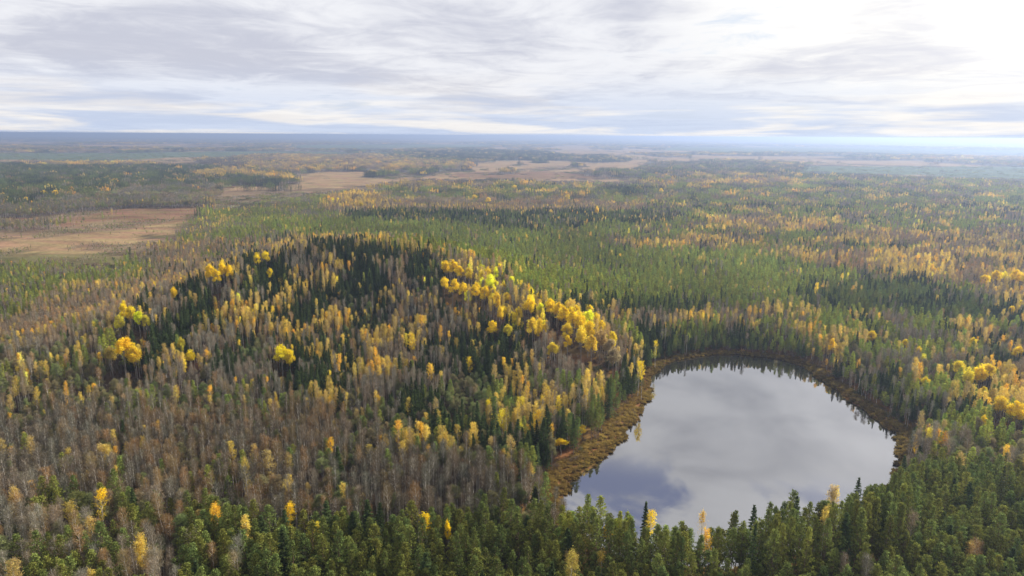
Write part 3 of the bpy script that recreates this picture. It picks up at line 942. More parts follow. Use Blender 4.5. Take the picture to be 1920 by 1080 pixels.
# prominent trees, read off the photograph: species, pixel of the top, height in metres, spread factor, tint, label
Y1, Y2, Y3, Y4 = (0.92, 0.70, 0.025), (0.93, 0.66, 0.035), (0.88, 0.71, 0.03), (0.66, 0.58, 0.07)
SPECIAL = [
    (ASPEN, 226, 628, 20, 1.15, Y2, 'taller of the two golden aspens at the left foot of the hill'),
    (ASPEN, 250, 645, 17, 0.95, (0.80, 0.50, 0.04), 'smaller ragged golden aspen touching the big one at the left foot of the hill'),
    (ASPEN, 205, 652, 14, 0.9, (0.42, 0.32, 0.07), 'half bare yellow aspen left of the golden pair at the foot of the hill'),
    (ASPEN, 526, 644, 17, 0.95, (0.94, 0.68, 0.03), 'lone orange gold dome of an aspen in front of the hill'),
    (ASPEN, 543, 655, 14, 0.8, (0.90, 0.62, 0.03), 'orange gold aspen leaning out low beside the lone gold dome before the hill'),
    (ASPEN, 228, 566, 17, 0.62, Y3, 'tallest lemon yellow aspen of the clump at the left end of the hill'),
    (ASPEN, 243, 574, 15, 0.60, Y3, 'lemon yellow aspen behind the tallest one at the left end of the hill'),
    (ASPEN, 258, 582, 15, 0.75, (0.78, 0.66, 0.03), 'bright lime yellow aspen right in the clump at the left end of the hill'),
    (ASPEN, 272, 588, 14, 0.6, Y4, 'pale yellow aspen thinning at the right of the lemon clump left on the hill'),
    (ASPEN, 222, 592, 14, 0.7, Y4, 'dull lime aspen low at the front of the lemon clump left on the hill'),
    (ASPEN, 394, 496, 17, 0.75, Y1, 'yellow aspen left in the bright clump on the hill shoulder'),
    (ASPEN, 405, 506, 15, 0.75, Y1, 'yellow aspen low in front of the bright clump on the hill shoulder'),
    (ASPEN, 418, 488, 17, 0.75, Y1, 'yellow aspen highest in the bright clump on the hill shoulder'),
    (ASPEN, 428, 494, 15, 0.7, Y1, 'yellow aspen right in the bright clump on the hill shoulder'),
    (ASPEN, 464, 474, 14, 0.7, Y3, 'lime yellow aspen behind the dark spruce block, left of its row'),
    (ASPEN, 480, 475, 14, 0.7, Y3, 'lime yellow aspen behind the dark spruce block, middle of its row'),
    (ASPEN, 498, 471, 14, 0.7, Y3, 'lime yellow aspen behind the dark spruce block, right of its row'),
    (ASPEN, 506, 502, 12, 0.6, Y3, 'small lemon aspen standing in the dark spruce block on the hill'),
    (ASPEN, 323, 536, 14, 0.55, Y1, 'small gold aspen at the front of the upper left hill slope'),
    (ASPEN, 357, 656, 11, 0.8, Y3, 'low lemon aspen at the front of the hill beside olive alders'),
    (ASPEN, 338, 630, 15, 0.5, Y4, 'slim lime aspen at the front of the hill left of the low lemon one'),
    (ASPEN, 836, 489, 15, 0.8, Y1, 'gold aspen left in the upper clump on the hill crest'),
    (ASPEN, 848, 488, 16, 0.85, Y1, 'gold aspen highest in the upper clump on the hill crest'),
    (ASPEN, 860, 496, 15, 0.8, Y1, 'gold aspen right in the upper clump on the hill crest'),
    (ASPEN, 878, 502, 14, 0.75, (0.80, 0.52, 0.06), 'faded gold aspen ending the upper clump on the hill crest'),
    (ASPEN, 832, 521, 15, 0.85, Y1, 'gold aspen at the left of the middle row on the crest slope'),
    (ASPEN, 848, 522, 16, 0.9, Y1, 'gold aspen second from the left in the middle row on the crest slope'),
    (ASPEN, 866, 528, 15, 0.85, Y1, 'gold aspen at the right of the middle row on the crest slope'),
    (ASPEN, 893, 530, 16, 0.85, Y1, 'gold aspen left of the pair between the crest rows'),
    (ASPEN, 908, 536, 15, 0.8, Y1, 'gold aspen right of the pair between the crest rows'),
    (ASPEN, 932, 548, 18, 0.62, (0.88, 0.55, 0.05), 'tall narrow gold aspen between the crest and the bright band'),
    (ASPEN, 938, 575, 16, 0.6, (0.88, 0.55, 0.05), 'gold aspen just below the tall narrow one right of the crest'),
    (ASPEN, 990, 554, 18, 0.95, Y1, 'big golden aspen standing clear just left of the bright band'),
    (ASPEN, 923, 603, 13, 0.75, Y1, 'rounded golden aspen with dark spruces under it on the right slope'),
    (ASPEN, 952, 607, 13, 0.7, (0.80, 0.58, 0.06), 'paler rounded aspen right of the golden one above dark spruces'),
    (ASPEN, 1000, 592, 19, 0.75, (0.86, 0.55, 0.06), 'tall loose gold aspen in front of the bright band'),
    (ASPEN, 1032, 560, 15, 0.9, Y1, 'golden aspen at the upper left end of the bright band'),
    (ASPEN, 1046, 565, 16, 0.95, Y1, 'golden aspen second from the top of the bright band'),
    (ASPEN, 1060, 573, 16, 0.95, Y1, 'golden aspen third from the top of the bright band'),
    (ASPEN, 1074, 580, 16, 0.95, Y1, 'golden aspen in the middle of the bright band above the lake'),
    (ASPEN, 1088, 588, 16, 0.95, Y1, 'golden aspen lower in the bright band above the lake'),
    (ASPEN, 1104, 600, 16, 0.95, (0.88, 0.56, 0.03), 'golden aspen last full one of the bright band above the lake'),
    (ASPEN, 1066, 606, 14, 0.85, (0.86, 0.56, 0.05), 'gold aspen in front of the middle of the bright band'),
    (ASPEN, 1092, 612, 17, 0.9, (0.84, 0.54, 0.06), 'tall amber aspen in front of the lower bright band'),
    (ASPEN, 1112, 622, 17, 0.85, (0.84, 0.52, 0.07), 'amber aspen in front of the lowest end of the bright band'),
    (ASPEN, 1126, 608, 15, 0.95, (0.55, 0.40, 0.16), 'tan fading aspen behind the lowest end of the bright band'),
    (ASPEN, 1142, 618, 15, 0.95, (0.42, 0.33, 0.17), 'nearly bare tan aspen right of the bright band'),
    (ASPEN, 1154, 634, 15, 0.95, (0.40, 0.32, 0.18), 'nearly bare grey tan aspen nearest the lake on the hill end'),
    (ASPEN, 1066, 628, 12, 0.6, Y1, 'small golden aspen below the middle of the bright band'),
    (ASPEN, 1035, 640, 14, 0.75, (0.86, 0.58, 0.06), 'gold aspen in a pair among spruces below the bright band'),
    (YBIRCH, 1200, 658, 15, 0.9, (0.85, 0.55, 0.03), 'orange yellow birch at the top of the west shore of the lake'),
    (YBIRCH, 1207, 655, 17, 0.9, (0.85, 0.55, 0.03), 'taller orange yellow birch by the narrow north-west corner of the lake'),
    (YBIRCH, 1231, 634, 14, 0.9, Y3, 'slim lemon birch among pines behind the north-west corner of the lake'),
    (YBIRCH, 770, 622, 17, 1.3, (0.80, 0.50, 0.04), 'broad gold birch in the middle of the front slope'),
    (YBIRCH, 808, 680, 15, 1.0, (0.90, 0.52, 0.08), 'apricot birch with bare white stem at the foot of the hill'),
    (YBIRCH, 881, 670, 12, 1.0, Y1, 'small gold birch leaning beside an olive tree on the lower slope'),
    (YBIRCH, 915, 748, 12, 0.9, Y3, 'slim yellow birch left of three at the wood edge below the hill'),
    (YBIRCH, 942, 770, 13, 1.3, (0.85, 0.60, 0.04), 'wide yellow birch second of three at the wood edge below the hill'),
    (YBIRCH, 1002, 770, 14, 1.0, Y2, 'orange yellow birch third of three at the wood edge below the hill'),
    (YBIRCH, 974, 742, 13, 1.2, (0.80, 0.55, 0.06), 'gold birch behind the three yellow ones below the hill'),
    (ASPEN, 1052, 824, 6, 0.75, Y1, 'small bright yellow aspen at the edge of the west shore sedge'),
    (ASPEN, 1093, 797, 6, 0.6, (0.88, 0.56, 0.05), 'small gold aspen above the west shore sedge, nearer the hill'),
    (YBIRCH, 188, 920, 17, 1.15, Y2, 'golden birch standing alone in the brown birch wood at the lower left'),
    (YBIRCH, 536, 946, 14, 0.9, Y2, 'gold topped birch at the edge of the pines below the brown wood'),
    (YBIRCH, 586, 980, 12, 1.2, (0.72, 0.50, 0.06), 'low yellow birch among the first pines below the brown wood'),
    (YBIRCH, 794, 962, 13, 1.1, Y1, 'lone lemon gold birch among green pines at the bottom middle'),
    (ASPEN, 840, 978, 12, 0.3, Y1, 'tiny gold treetop right of the lone lemon birch among the pines'),
    (YBIRCH, 1568, 894, 15, 1.0, (0.62, 0.50, 0.30), 'pale leafless birch against the water on the near shore'),
    (YBIRCH, 1566, 912, 12, 0.9, (0.80, 0.52, 0.08), 'small gold birch beside the pale one on the near shore'),
    (YBIRCH, 1322, 950, 12, 0.8, (0.70, 0.48, 0.10), 'small apricot birch against the water low on the near shore'),
    (YBIRCH, 1216, 948, 12, 0.9, Y1, 'yellow birch against the water beside a tall pine on the near shore'),
    (ASPEN, 1560, 634, 13, 0.5, Y2, 'orange tree on the north shore wood edge'),
    (ASPEN, 1637, 620, 11, 0.8, (0.85, 0.55, 0.04), 'low wide gold tree in the wood north east of the lake'),
    (ASPEN, 1697, 634, 12, 0.5, Y3, 'slim yellow tree in the wood north east of the lake'),
    (ASPEN, 1720, 650, 11, 0.5, Y1, 'small bright yellow tree above the east wood'),
    (ASPEN, 1735, 664, 11, 0.6, (0.80, 0.60, 0.06), 'dull gold tree over the dark east shore'),
    (ASPEN, 1738, 708, 11, 0.55, (0.82, 0.56, 0.04), 'gold treetop nearest above the dark east shore'),
    (ASPEN, 1800, 674, 14, 0.85, (0.85, 0.60, 0.06), 'yellow tree left of the large gold clump in the east wood'),
    (ASPEN, 1820, 690, 15, 0.7, (0.80, 0.56, 0.06), 'tall yellow tree second in the gold clump in the east wood'),
    (ASPEN, 1840, 684, 15, 0.9, Y1, 'bright gold tree in the middle of the clump in the east wood'),
    (ASPEN, 1856, 680, 15, 0.9, (0.86, 0.56, 0.05), 'gold tree at the right of the clump in the east wood'),
    (ASPEN, 1880, 745, 13, 0.85, (0.90, 0.58, 0.05), 'gold tree standing alone in front of the east wood clump'),
    (ASPEN, 1848, 724, 11, 0.6, (0.86, 0.58, 0.05), 'small gold tree between the east wood clump and the lone gold one'),
    (ASPEN, 1914, 755, 14, 0.95, Y1, 'gold tree half cut off by the right edge of the view, east wood'),
    (ASPEN, 1912, 648, 13, 0.7, Y1, 'gold tree high at the right edge of the view above the east wood'),
    (ASPEN, 1828, 634, 12, 0.55, Y3, 'slim yellow tree above the gold clump in the east wood'),
    (ASPEN, 1898, 572, 13, 0.6, Y1, 'lone yellow tree at the right in front of the dark pine strip'),
    (ASPEN, 1847, 779, 11, 0.4, Y1, 'small narrow yellow tree low in the east wood'),
    (ASPEN, 1870, 505, 17, 1.1, Y1, 'large golden aspen left in the far bright grove at the right'),
    (ASPEN, 1850, 516, 15, 1.0, Y1, 'golden aspen low at the left of the far bright grove at the right'),
    (ASPEN, 1905, 506, 17, 1.2, Y1, 'large golden aspen in the middle of the far bright grove at the right'),
    (ASPEN, 1925, 510, 17, 1.2, Y1, 'large golden aspen running off the right edge in the far bright grove'),
    (ASPEN, 1120, 386, 20, 1.0, (0.88, 0.52, 0.06), 'tall orange gold tree by itself over the far pine plain'),
    (ASPEN, 965, 347, 17, 1.6, Y1, 'rounded golden tree far out beyond the pine plain'),
    (ASPEN, 890, 364, 16, 1.4, (0.88, 0.56, 0.05), 'golden tree left of a pair far beyond the hill'),
    (ASPEN, 916, 370, 16, 1.3, (0.88, 0.56, 0.06), 'golden tree right of a pair far beyond the hill'),
    (ASPEN, 1240, 353, 17, 1.3, Y1, 'golden tree by the dark spruce block far out on the plain'),
    (ASPEN, 1064, 365, 16, 1.2, (0.86, 0.56, 0.06), 'golden tree between the two pale strips on the far plain'),
    (ASPEN, 81, 356, 16, 1.5, Y1, 'yellow tree left of the pair before the far dark wood'),
    (ASPEN, 102, 356, 16, 1.5, Y1, 'yellow tree right of the pair before the far dark wood'),
    (ASPEN, 47, 369, 13, 1.1, Y1, 'small yellow tree alone before the far dark wood'),
    (ASPEN, 134, 350, 16, 1.5, (0.66, 0.42, 0.08), 'tan yellow tree right of the pair before the far dark wood'),
    (SPRUCE, 1500, 905, 17, 0.9, None, 'thin dark spruce against the water on the near shore'),
    (PINE, 1498, 900, 17, 1.0, None, 'tallest pine on the near shore, its top against the water'),
    (PINE, 1101, 930, 17, 0.9, None, 'open topped pine against the water at the near left corner of the lake'),
    (PINE, 1128, 938, 16, 1.1, None, 'rounded pine right of the open topped one against the water'),
    (SPRUCE, 1213, 940, 16, 0.9, None, 'dark spruce top against the water at the near shore'),
    (SPRUCE, 1420, 930, 16, 1.0, None, 'dark spruce against the water in the middle of the near shore'),
    (SPRUCE, 1612, 888, 16, 0.9, None, 'pointed spruce against the water right on the near shore'),
    (SPRUCE, 1890, 868, 20, 0.7, (0.10, 0.11, 0.04), 'tall narrow olive spruce above the pines at the right'),
    (ALDER, 136, 922, 13, 1.25, (0.17, 0.18, 0.06), 'big round green alder left of the lone golden birch'),
    (ALDER, 272, 958, 13, 1.0, (0.20, 0.21, 0.06), 'round light green alder in the lower left wood'),
]


def place_by_top(px, py, h):
    d = pix_dir(px, py)
    d = d / np.hypot(d[0], d[1])
    s = np.concatenate([np.arange(90, 1500, 0.5), np.arange(1500, 6000, 4.0)])
    X, Y = d[0] * s, d[1] * s
    gap = (CAM_H + d[2] * s) - (terrain(X, Y) + h)
    k = np.argmax(gap <= 0)
    return X[k], Y[k]


T_X, T_Y, T_Z, T_SP, T_C, T_H, T_W, T_TINT, T_LAB = [], [], [], [], [], [], [], [], []


def tints(sp, ci, x, y, g):
    n = len(x)
    base = np.array([(0.240, 0.278, 0.064), (0.075, 0.105, 0.036), (0.225, 0.192, 0.135), (0.72, 0.57, 0.13), (0.93, 0.73, 0.04), (0.245, 0.240, 0.110)])
    t = base[sp].copy()
    b = g.normal(1.0, 0.16, n).clip(0.6, 1.5)
    bigv = fbm(x / 60, y / 60, 201, 2)
    t *= (b * (0.72 + 0.56 * bigv))[:, None]
    u1 = g.uniform(0, 1, n)
    u2 = g.uniform(0, 1, n)
    f2 = fbm(x / 35, y / 35, 300, 2)
    # pines towards yellow green or blue green
    m = sp == PINE
    t[m] *= 1 + (u1[m] - 0.5)[:, None] * np.array([0.34, 0.06, -0.3])
    # bare birches from ash grey to reddish brown, some with a few tan leaves left
    m = sp == BARE
    k = u1[m][:, None]
    t[m] = t[m] * (1 + (k - 0.5) * np.array([0.30, 0.02, -0.1]))
    tan = m & ((u2 + (f2 - 0.5)) > 0.82)
    t[tan] = t[tan] * np.array([1.45, 1.15, 0.75])
    # yellow birches from lemon to apricot and tan
    m = sp == YBIRCH
    k = u1[m][:, None]
    t[m] = t[m] * (1 - k * np.array([0.0, 0.12, 0.3])) * (0.62 + 0.6 * (u2[m] * 0.6 + f2[m] * 0.4))[:, None]
    hb = m & (u1 > 0.62)
    t[hb] = t[hb] * 0.55 + np.array([0.19, 0.155, 0.09])
    m2 = m & (u2 > 0.84)
    t[m2] = t[m2] * np.array([1.25, 1.04, 0.5])
    m = sp == ALDER
    k = u1[m][:, None]
    t[m] = t[m] * (1 + (k - 0.5) * np.array([-0.35, 0.1, -0.3]))
    # the small trees of the bog edge are a lighter olive; leafless wood below the hill is browner
    lp = (ci == NAMES.index('lowpine'))
    t[lp & (sp == PINE)] *= np.array([1.3, 1.24, 1.1])
    pk = (ci == NAMES.index('barepink')) | (ci == NAMES.index('pale'))
    t[pk & ((sp == BARE) | (sp == ALDER))] *= np.array([1.34, 1.22, 1.08])
    ba = (ci == NAMES.index('bare')) & (sp == BARE)
    t[ba] *= np.array([0.70, 0.69, 0.66])
    th = ci == NAMES.index('thicket')
    t[th & (sp == ALDER)] *= np.array([1.35, 1.25, 1.25])
    dk = (ci == NAMES.index('dark')) & (sp == PINE)
    t[dk] *= np.array([0.72, 0.75, 0.78])
    fp = ((ci == NAMES.index('forepine')) | (ci == NAMES.index('foremix'))) & (sp == PINE)
    t[fp] *= np.array([0.76, 0.74, 0.78])
    pn = ((ci == NAMES.index('pine')) | (ci == NAMES.index('mixed'))) & (sp == PINE)
    t[pn] *= np.array([1.36, 1.32, 1.05])
    return t


# single trees, out to 950 m
g1 = np.random.default_rng(21)
x, y = band(76, 190, 2.3, g1)
x3, y3 = band(190, 330, 2.08, g1)
x, y = np.concatenate([x, x3]), np.concatenate([y, y3])
x2, y2 = band(330, 950, 2.4, g1)
x, y = np.concatenate([x, x2]), np.concatenate([y, y2])
z = land(x, y)
ci = classes(x, y, z + 12.6, g1, 3.5, 12.6)
sdist = shore_dist(x, y)
keep = ~inside(shore, x, y) & (sdist > sedge_width(x, y)) & (g1.uniform(0, 1, len(x)) < DEN[ci] * 0.93)
x, y, z, ci = x[keep], y[keep], z[keep], ci[keep]
sp = choose(x, y, ci, g1)
hs = np.interp(y, [150, 230], [0.80, 0.70]) * HSC[ci] * g1.normal(1.0, 0.15, len(x)).clip(0.55, 1.35)
hs = hs * np.where((y > 200) & (x > 60), 1 - 0.42 * np.clip(1 - (sdist[keep] - 4) / 16, 0, 1), 1)
ws = np.interp(y, [150, 230], [1.0, 0.78]) * hs ** 0.6 * g1.uniform(0.8, 1.18, len(x))
# the line of tree tops against the water along the near shore
NEARTOP = np.array([(1030, 985), (1050, 978), (1070, 962), (1092, 942), (1110, 940), (1140, 950), (1180, 968), (1250, 975), (1330, 968), (1400, 958), (1450, 938),
                    (1490, 918), (1540, 926), (1600, 905), (1650, 888), (1690, 870), (1720, 850)], float)
HR_ = np.array(HREF)[sp]
ptx, pty = to_pixel(x, y, z + HR_ * hs)
lim = np.interp(ptx, NEARTOP[:, 0], NEARTOP[:, 1]) - 6 + g1.exponential(9, len(x))
cap = (y < 190) & (ptx > 1030) & (ptx < 1720) & (pty < lim)
rr_ = y
ang = np.arctan((lim - 540) / FPX) + R(PITCH)
hmax = (CAM_H - rr_ * 0.985 * np.tan(ang)) - z
hs = np.where(cap, np.clip(hmax / HR_, 0.35, None).clip(None, hs), hs)
lift = (y < 182) & (ptx > 1030) & (ptx < 1720) & (shore_dist(x, y) < 17) & (g1.uniform(0, 1, len(x)) < 0.75)
lim2 = np.interp(ptx, NEARTOP[:, 0], NEARTOP[:, 1]) - 2 + g1.exponential(16, len(x)) + 1.6 * np.clip(shore_dist(x, y), 0, 20) + 34 * np.clip(fbm(x / 5, y / 9, 91, 2) - 0.45, 0, 1)
hm2 = (CAM_H - rr_ * 0.985 * np.tan(np.arctan((lim2 - 540) / FPX) + R(PITCH))) - z
hs = np.where(lift, np.clip(hm2 / HR_, 0.6, 1.32), hs)
# young trees between the tall ones; broad crowns need room
small = (g1.uniform(0, 1, len(x)) < 0.12) & ~lift
hs = np.where(small, hs * 0.7, hs)
ws = np.where(sp == SPRUCE, ws * 1.2, ws)
wide = (sp == ALDER) | (sp == ASPEN)
thin = wide & (g1.uniform(0, 1, len(x)) < 0.42)
tt = tints(sp, ci, x, y, g1)
lab = np.full(len(x), -1)
# drop what would stand in the way of the prominent trees
sx, sy, sz, ss, sh_, sw, stt, slab = [], [], [], [], [], [], [], []
kill = thin.copy()
for q, (s, px, py, h, w, tint, text) in enumerate(SPECIAL):
    X, Y = place_by_top(px, py, h)
    if inside(shore, np.array([X]), np.array([Y]))[0] or shore_dist(np.array([X]), np.array([Y]))[0] < 1.2:
        far_side = Y > 200
        for q_ in range(200):
            kk = 1 + (0.004 if far_side else -0.004) * q_
            if not inside(shore, np.array([X * kk]), np.array([Y * kk]))[0] and shore_dist(np.array([X * kk]), np.array([Y * kk]))[0] > 1.5:
                break
        X, Y = X * kk, Y * kk
        d_ = pix_dir(px, py)
        h = min(18.5, float(CAM_H + d_[2] * math.hypot(X, Y) / math.hypot(d_[0], d_[1]) - land(np.array([X]), np.array([Y]))[0]))
    rad = WREF[s] * 0.5 * w * 0.75
    D = math.hypot(X, Y)
    ux, uy = X / D, Y / D
    rel = (x - X) * ux + (y - Y) * uy
    lat = np.abs((x - X) * -uy + (y - Y) * ux)
    kill |= (np.hypot(x - X, y - Y) < rad + 1.0)
    kill |= (rel < 0) & (rel > (-17 if s == ASPEN and w >= 0.7 else -9 if s == ASPEN else -6)) & (lat < rad * 0.95 + 0.6)
    sx.append(X); sy.append(Y); ss.append(s); sh_.append(h / HREF[s]); sw.append(w * (1.06 if s == ASPEN else 1.0))
    slab.append(q)
    stt.append(tint)
keep = ~kill
x, y, z, ci, sp, hs, ws, tt, lab = [a[keep] for a in (x, y, z, ci, sp, hs, ws, tt, lab)]
sx, sy = np.array(sx), np.array(sy)
sz = land(sx, sy)
ss = np.array(ss)
sci = classes(sx, sy, sz + 12.0, np.random.default_rng(2))
st = tints(ss, sci, sx, sy, np.random.default_rng(3))
for i, t_ in enumerate(stt):
    if t_ is not None:
        st[i] = t_
        if t_[0] > 0.7 and t_ not in (Y1, Y2, Y3):
            st[i][1] *= 1.2
TX = np.concatenate([x, sx]); TY = np.concatenate([y, sy]); TZ = np.concatenate([z, sz]) - 0.1
TS = np.concatenate([sp, ss]); TC = np.concatenate([ci, sci])
TH = np.concatenate([hs, sh_]); TWD = np.concatenate([ws, sw])
TT = np.concatenate([tt, st]).clip(0.01, 0.95); TL = np.concatenate([lab, slab])
gv = np.random.default_rng(5)
TV = np.array([gv.integers(0, NVAR[s]) for s in TS])
TROT = gv.uniform(0, 6.283, len(TX))
N = len(TX)
print('single trees', N)

# which of them show largest: paint crowns far to near into an id buffer
BW, BH = 960, 540
buf = np.full((BH, BW), -1, np.int32)
D = np.hypot(TX, TY)
order = np.argsort(-D)
pxt, pyt = to_pixel(TX, TY, TZ + TH * np.array(HREF)[TS])
pxb, pyb = to_pixel(TX, TY, TZ + TH * np.array(HREF)[TS] * 0.42)
hw = 0.36 * np.array(WREF)[TS] * TWD * FPX / D / 2
for i in order[D[order] < 620]:
    x0, x1 = int((pxt[i] - hw[i] * 2) / 2), int((pxt[i] + hw[i] * 2) / 2) + 1
    y0, y1 = int(pyt[i] / 2), int(pyb[i] / 2) + 1
    if x1 <= 0 or x0 >= BW or y1 <= 0 or y0 >= BH:
        continue
    m_ = (y0 + y1) // 2
    q_ = max(1, (x1 - x0) // 4)
    buf[max(y0, 0):max(m_, 0), max(x0 + q_, 0):max(x1 - q_, 0)] = i
    buf[max(m_, 0):y1, max(x0, 0):x1] = i
seen = np.bincount(buf[buf >= 0], minlength=N)
single = TL >= 0
for s in range(6):
    m = np.where((TS == s) & (TL < 0))[0]
    room = 300 - int(((TS == s) & (TL >= 0)).sum())
    m = m[np.argsort(-seen[m])][:room]
    single[m[seen[m] > 6]] = True
print('as objects', [int((single & (TS == s)).sum()) for s in range(6)], 'of', [int((TS == s).sum()) for s in range(6)])


# ---------------------------------------------------------------- geometry nodes: trees and tussocks on points
def scatter_object(name, P, idx, rot, scl, tint, collection):
    me = bpy.data.meshes.new(name)
    me.vertices.add(len(P))
    me.vertices.foreach_set('co', np.asarray(P, np.float32).ravel())
    for nm, typ, arr, key in (('idx', 'INT', idx, 'value'),):
        a = me.attributes.new(nm, typ, 'POINT')
        a.data.foreach_set(key, np.asarray(arr, np.int32 if typ == 'INT' else np.float32))
    gt_ = np.random.default_rng(len(P))
    tilt = gt_.normal(0, 0.035, (len(P), 2)) * (gt_.uniform(0, 1, (len(P), 1)) < 0.6)
    a = me.attributes.new('rot', 'FLOAT_VECTOR', 'POINT')
    a.data.foreach_set('vector', np.concatenate([tilt, np.asarray(rot)[:, None]], 1).astype(np.float32).ravel())
    a = me.attributes.new('scl', 'FLOAT_VECTOR', 'POINT')
    a.data.foreach_set('vector', np.asarray(scl, np.float32).ravel())
    a = me.attributes.new('tint', 'FLOAT_COLOR', 'POINT')
    a.data.foreach_set('color', np.concatenate([tint, np.ones((len(P), 1))], 1).astype(np.float32).ravel())
    me.update()
    o = bpy.data.objects.new(name, me)
    COL.objects.link(o)
    ng = bpy.data.node_groups.new(name, 'GeometryNodeTree')
    ng.interface.new_socket('Geometry', in_out='INPUT', socket_type='NodeSocketGeometry')
    ng.interface.new_socket('Geometry', in_out='OUTPUT', socket_type='NodeSocketGeometry')
    T = NT(ng)
    gi, go = T.new('NodeGroupInput'), T.new('NodeGroupOutput')
    ci_ = T.new('GeometryNodeCollectionInfo')
    ci_.inputs['Collection'].default_value = collection
    ci_.inputs['Separate Children'].default_value = True
    ci_.inputs['Reset Children'].default_value = True
    m2p = T.new('GeometryNodeMeshToPoints')
    T.link(gi.outputs[0], m2p.inputs[0])
    inst = T.new('GeometryNodeInstanceOnPoints')
    T.link(m2p.outputs[0], inst.inputs['Points'])
    T.link(ci_.outputs[0], inst.inputs['Instance'])
    inst.inputs['Pick Instance'].default_value = True

    def attr(nm, typ):
        nd = T.new('GeometryNodeInputNamedAttribute', data_type=typ)
        nd.inputs['Name'].default_value = nm
        return nd.outputs[0]
    T.link(attr('idx', 'INT'), inst.inputs['Instance Index'])
    T.link(attr('rot', 'FLOAT_VECTOR'), inst.inputs['Rotation'])
    T.link(attr('scl', 'FLOAT_VECTOR'), inst.inputs['Scale'])
    T.link(inst.outputs[0], go.inputs[0])
    md = o.modifiers.new('scatter', 'NODES')
    md.node_group = ng
    return o


# groups of trees from 950 m to the horizon
g2 = np.random.default_rng(33)
GX, GY = [], []
ya = 950.0
while ya < 26000:
    cell = max(11.5, ya * 0.0058)
    yb = ya * 1.12
    a, b = band(ya, yb, cell, g2, wide=0.80, pad=60)
    GX.append(a)
    GY.append(b)
    ya = yb
GX, GY = np.concatenate(GX), np.concatenate(GY)
GZ = terrain(GX, GY)
gci = classes(GX, GY, GZ + 9.0, g2, 6.0, 9.0)
dn = DEN[gci]
dist = np.hypot(GX, GY)
keep = g2.uniform(0, 1, len(GX)) < np.where(dn < 0.5, dn * 0.6, dn * 0.96)
GX, GY, GZ, gci, dist = GX[keep], GY[keep], GZ[keep], gci[keep], dist[keep]
gsp = choose(GX, GY, gci, g2)
gsc = 0.82 * HSC[gci] * g2.normal(1.0, 0.12, len(GX)).clip(0.6, 1.3)
gwide = np.clip(dist * 0.0058 / 13.0, 1.0, 4.0) ** 0.55
gt = tints(gsp, gci, GX, GY, g2).clip(0.01, 0.95)
gsp = np.where(gsp == ASPEN, YBIRCH, gsp)
gidx = np.array([PROTO_INDEX['grp', int(s), int(v)] for s, v in zip(gsp, g2.integers(0, 3, len(gsp)))])
grot = g2.uniform(0, 6.28, len(GX))
print('groups', len(GX))

STUFF = [
    (PINE, 'pine_forest', 'unbroken green pine wood between the separate pines, spreading from the lake to the horizon', 'pine forest'),
    (SPRUCE, 'spruce_forest', 'dark pointed spruces massed on the hill and in strips across the plain', 'spruce forest'),
    (BARE, 'bare_birch_wood', 'leafless brown and pinkish birch wood covering the low ground around the hill', 'birch wood'),
    (YBIRCH, 'yellow_birch_wood', 'yellow and ochre birches scattered as a mass through the hill and the plain', 'birch wood'),
    (ALDER, 'alder_thicket', 'rounded olive grey alder thicket at the foot of the hill and round the bog', 'alder thicket'),
]
HR, WR = np.array(HREF), np.array(WREF)
for s, nm, text, cat in STUFF:
    m = (TS == s) & ~single
    if s == YBIRCH:
        m |= (TS == ASPEN) & ~single
    mg = gsp == s
    P = np.concatenate([np.stack([TX[m], TY[m], TZ[m]], 1), np.stack([GX[mg], GY[mg], GZ[mg] - 0.3], 1)])
    idx = np.concatenate([np.array([PROTO_INDEX[int(a), int(b)] for a, b in zip(TS[m], TV[m])], int), gidx[mg]])
    rot = np.concatenate([TROT[m], grot[mg]])
    sc = np.concatenate([np.stack([TWD[m], TWD[m], TH[m]], 1), np.stack([gwide[mg], gwide[mg], gsc[mg]], 1)])
    ti = np.concatenate([TT[m], gt[mg]])
    o = scatter_object(nm, P, idx, rot, sc, ti, protos)
    o['label'], o['category'], o['kind'] = text, cat, 'stuff'

# ---------------------------------------------------------------- single trees as objects: tree > trunk, crown
PLACE = {
    'forepine': 'in the bottom pine stand', 'foremix': 'in the lower left mixed wood', 'thicket': 'in the thicket before the left bog',
    'bare': 'in the brown wood below the hill', 'barepink': 'in the thicket left of the hill', 'alder': 'in the olive belt at the hill foot',
    'spruce': 'in a dark spruce block', 'gold': 'in the gold strip on the crest', 'hill': 'on the hill slope', 'hillfoot': 'on the hill foot near the lake',
    'pale': 'in a pale birch strip', 'yellow': 'in a yellow grove', 'ashy': 'in the grey wood by the lake', 'dark': 'in the dark lakeside wood',
    'pine': 'in the pine plain', 'lowpine': 'among low bog pines', 'mixed': 'in the mixed wood past the lake', 'tan': 'on the open bog',
    'rust': 'on the rusty bog', 'scrub': 'in the bog scrub', 'moss': 'on the mossy bog', 'far': 'far out on the plain',
}
KIND = ['pine', 'spruce', 'bare birch', 'yellow birch', 'aspen', 'alder']
CATG = ['pine tree', 'spruce tree', 'birch tree', 'birch tree', 'aspen tree', 'alder tree']
TRUNKW = ['bark', 'bark', 'white stem', 'white stem', 'bark', 'bark']


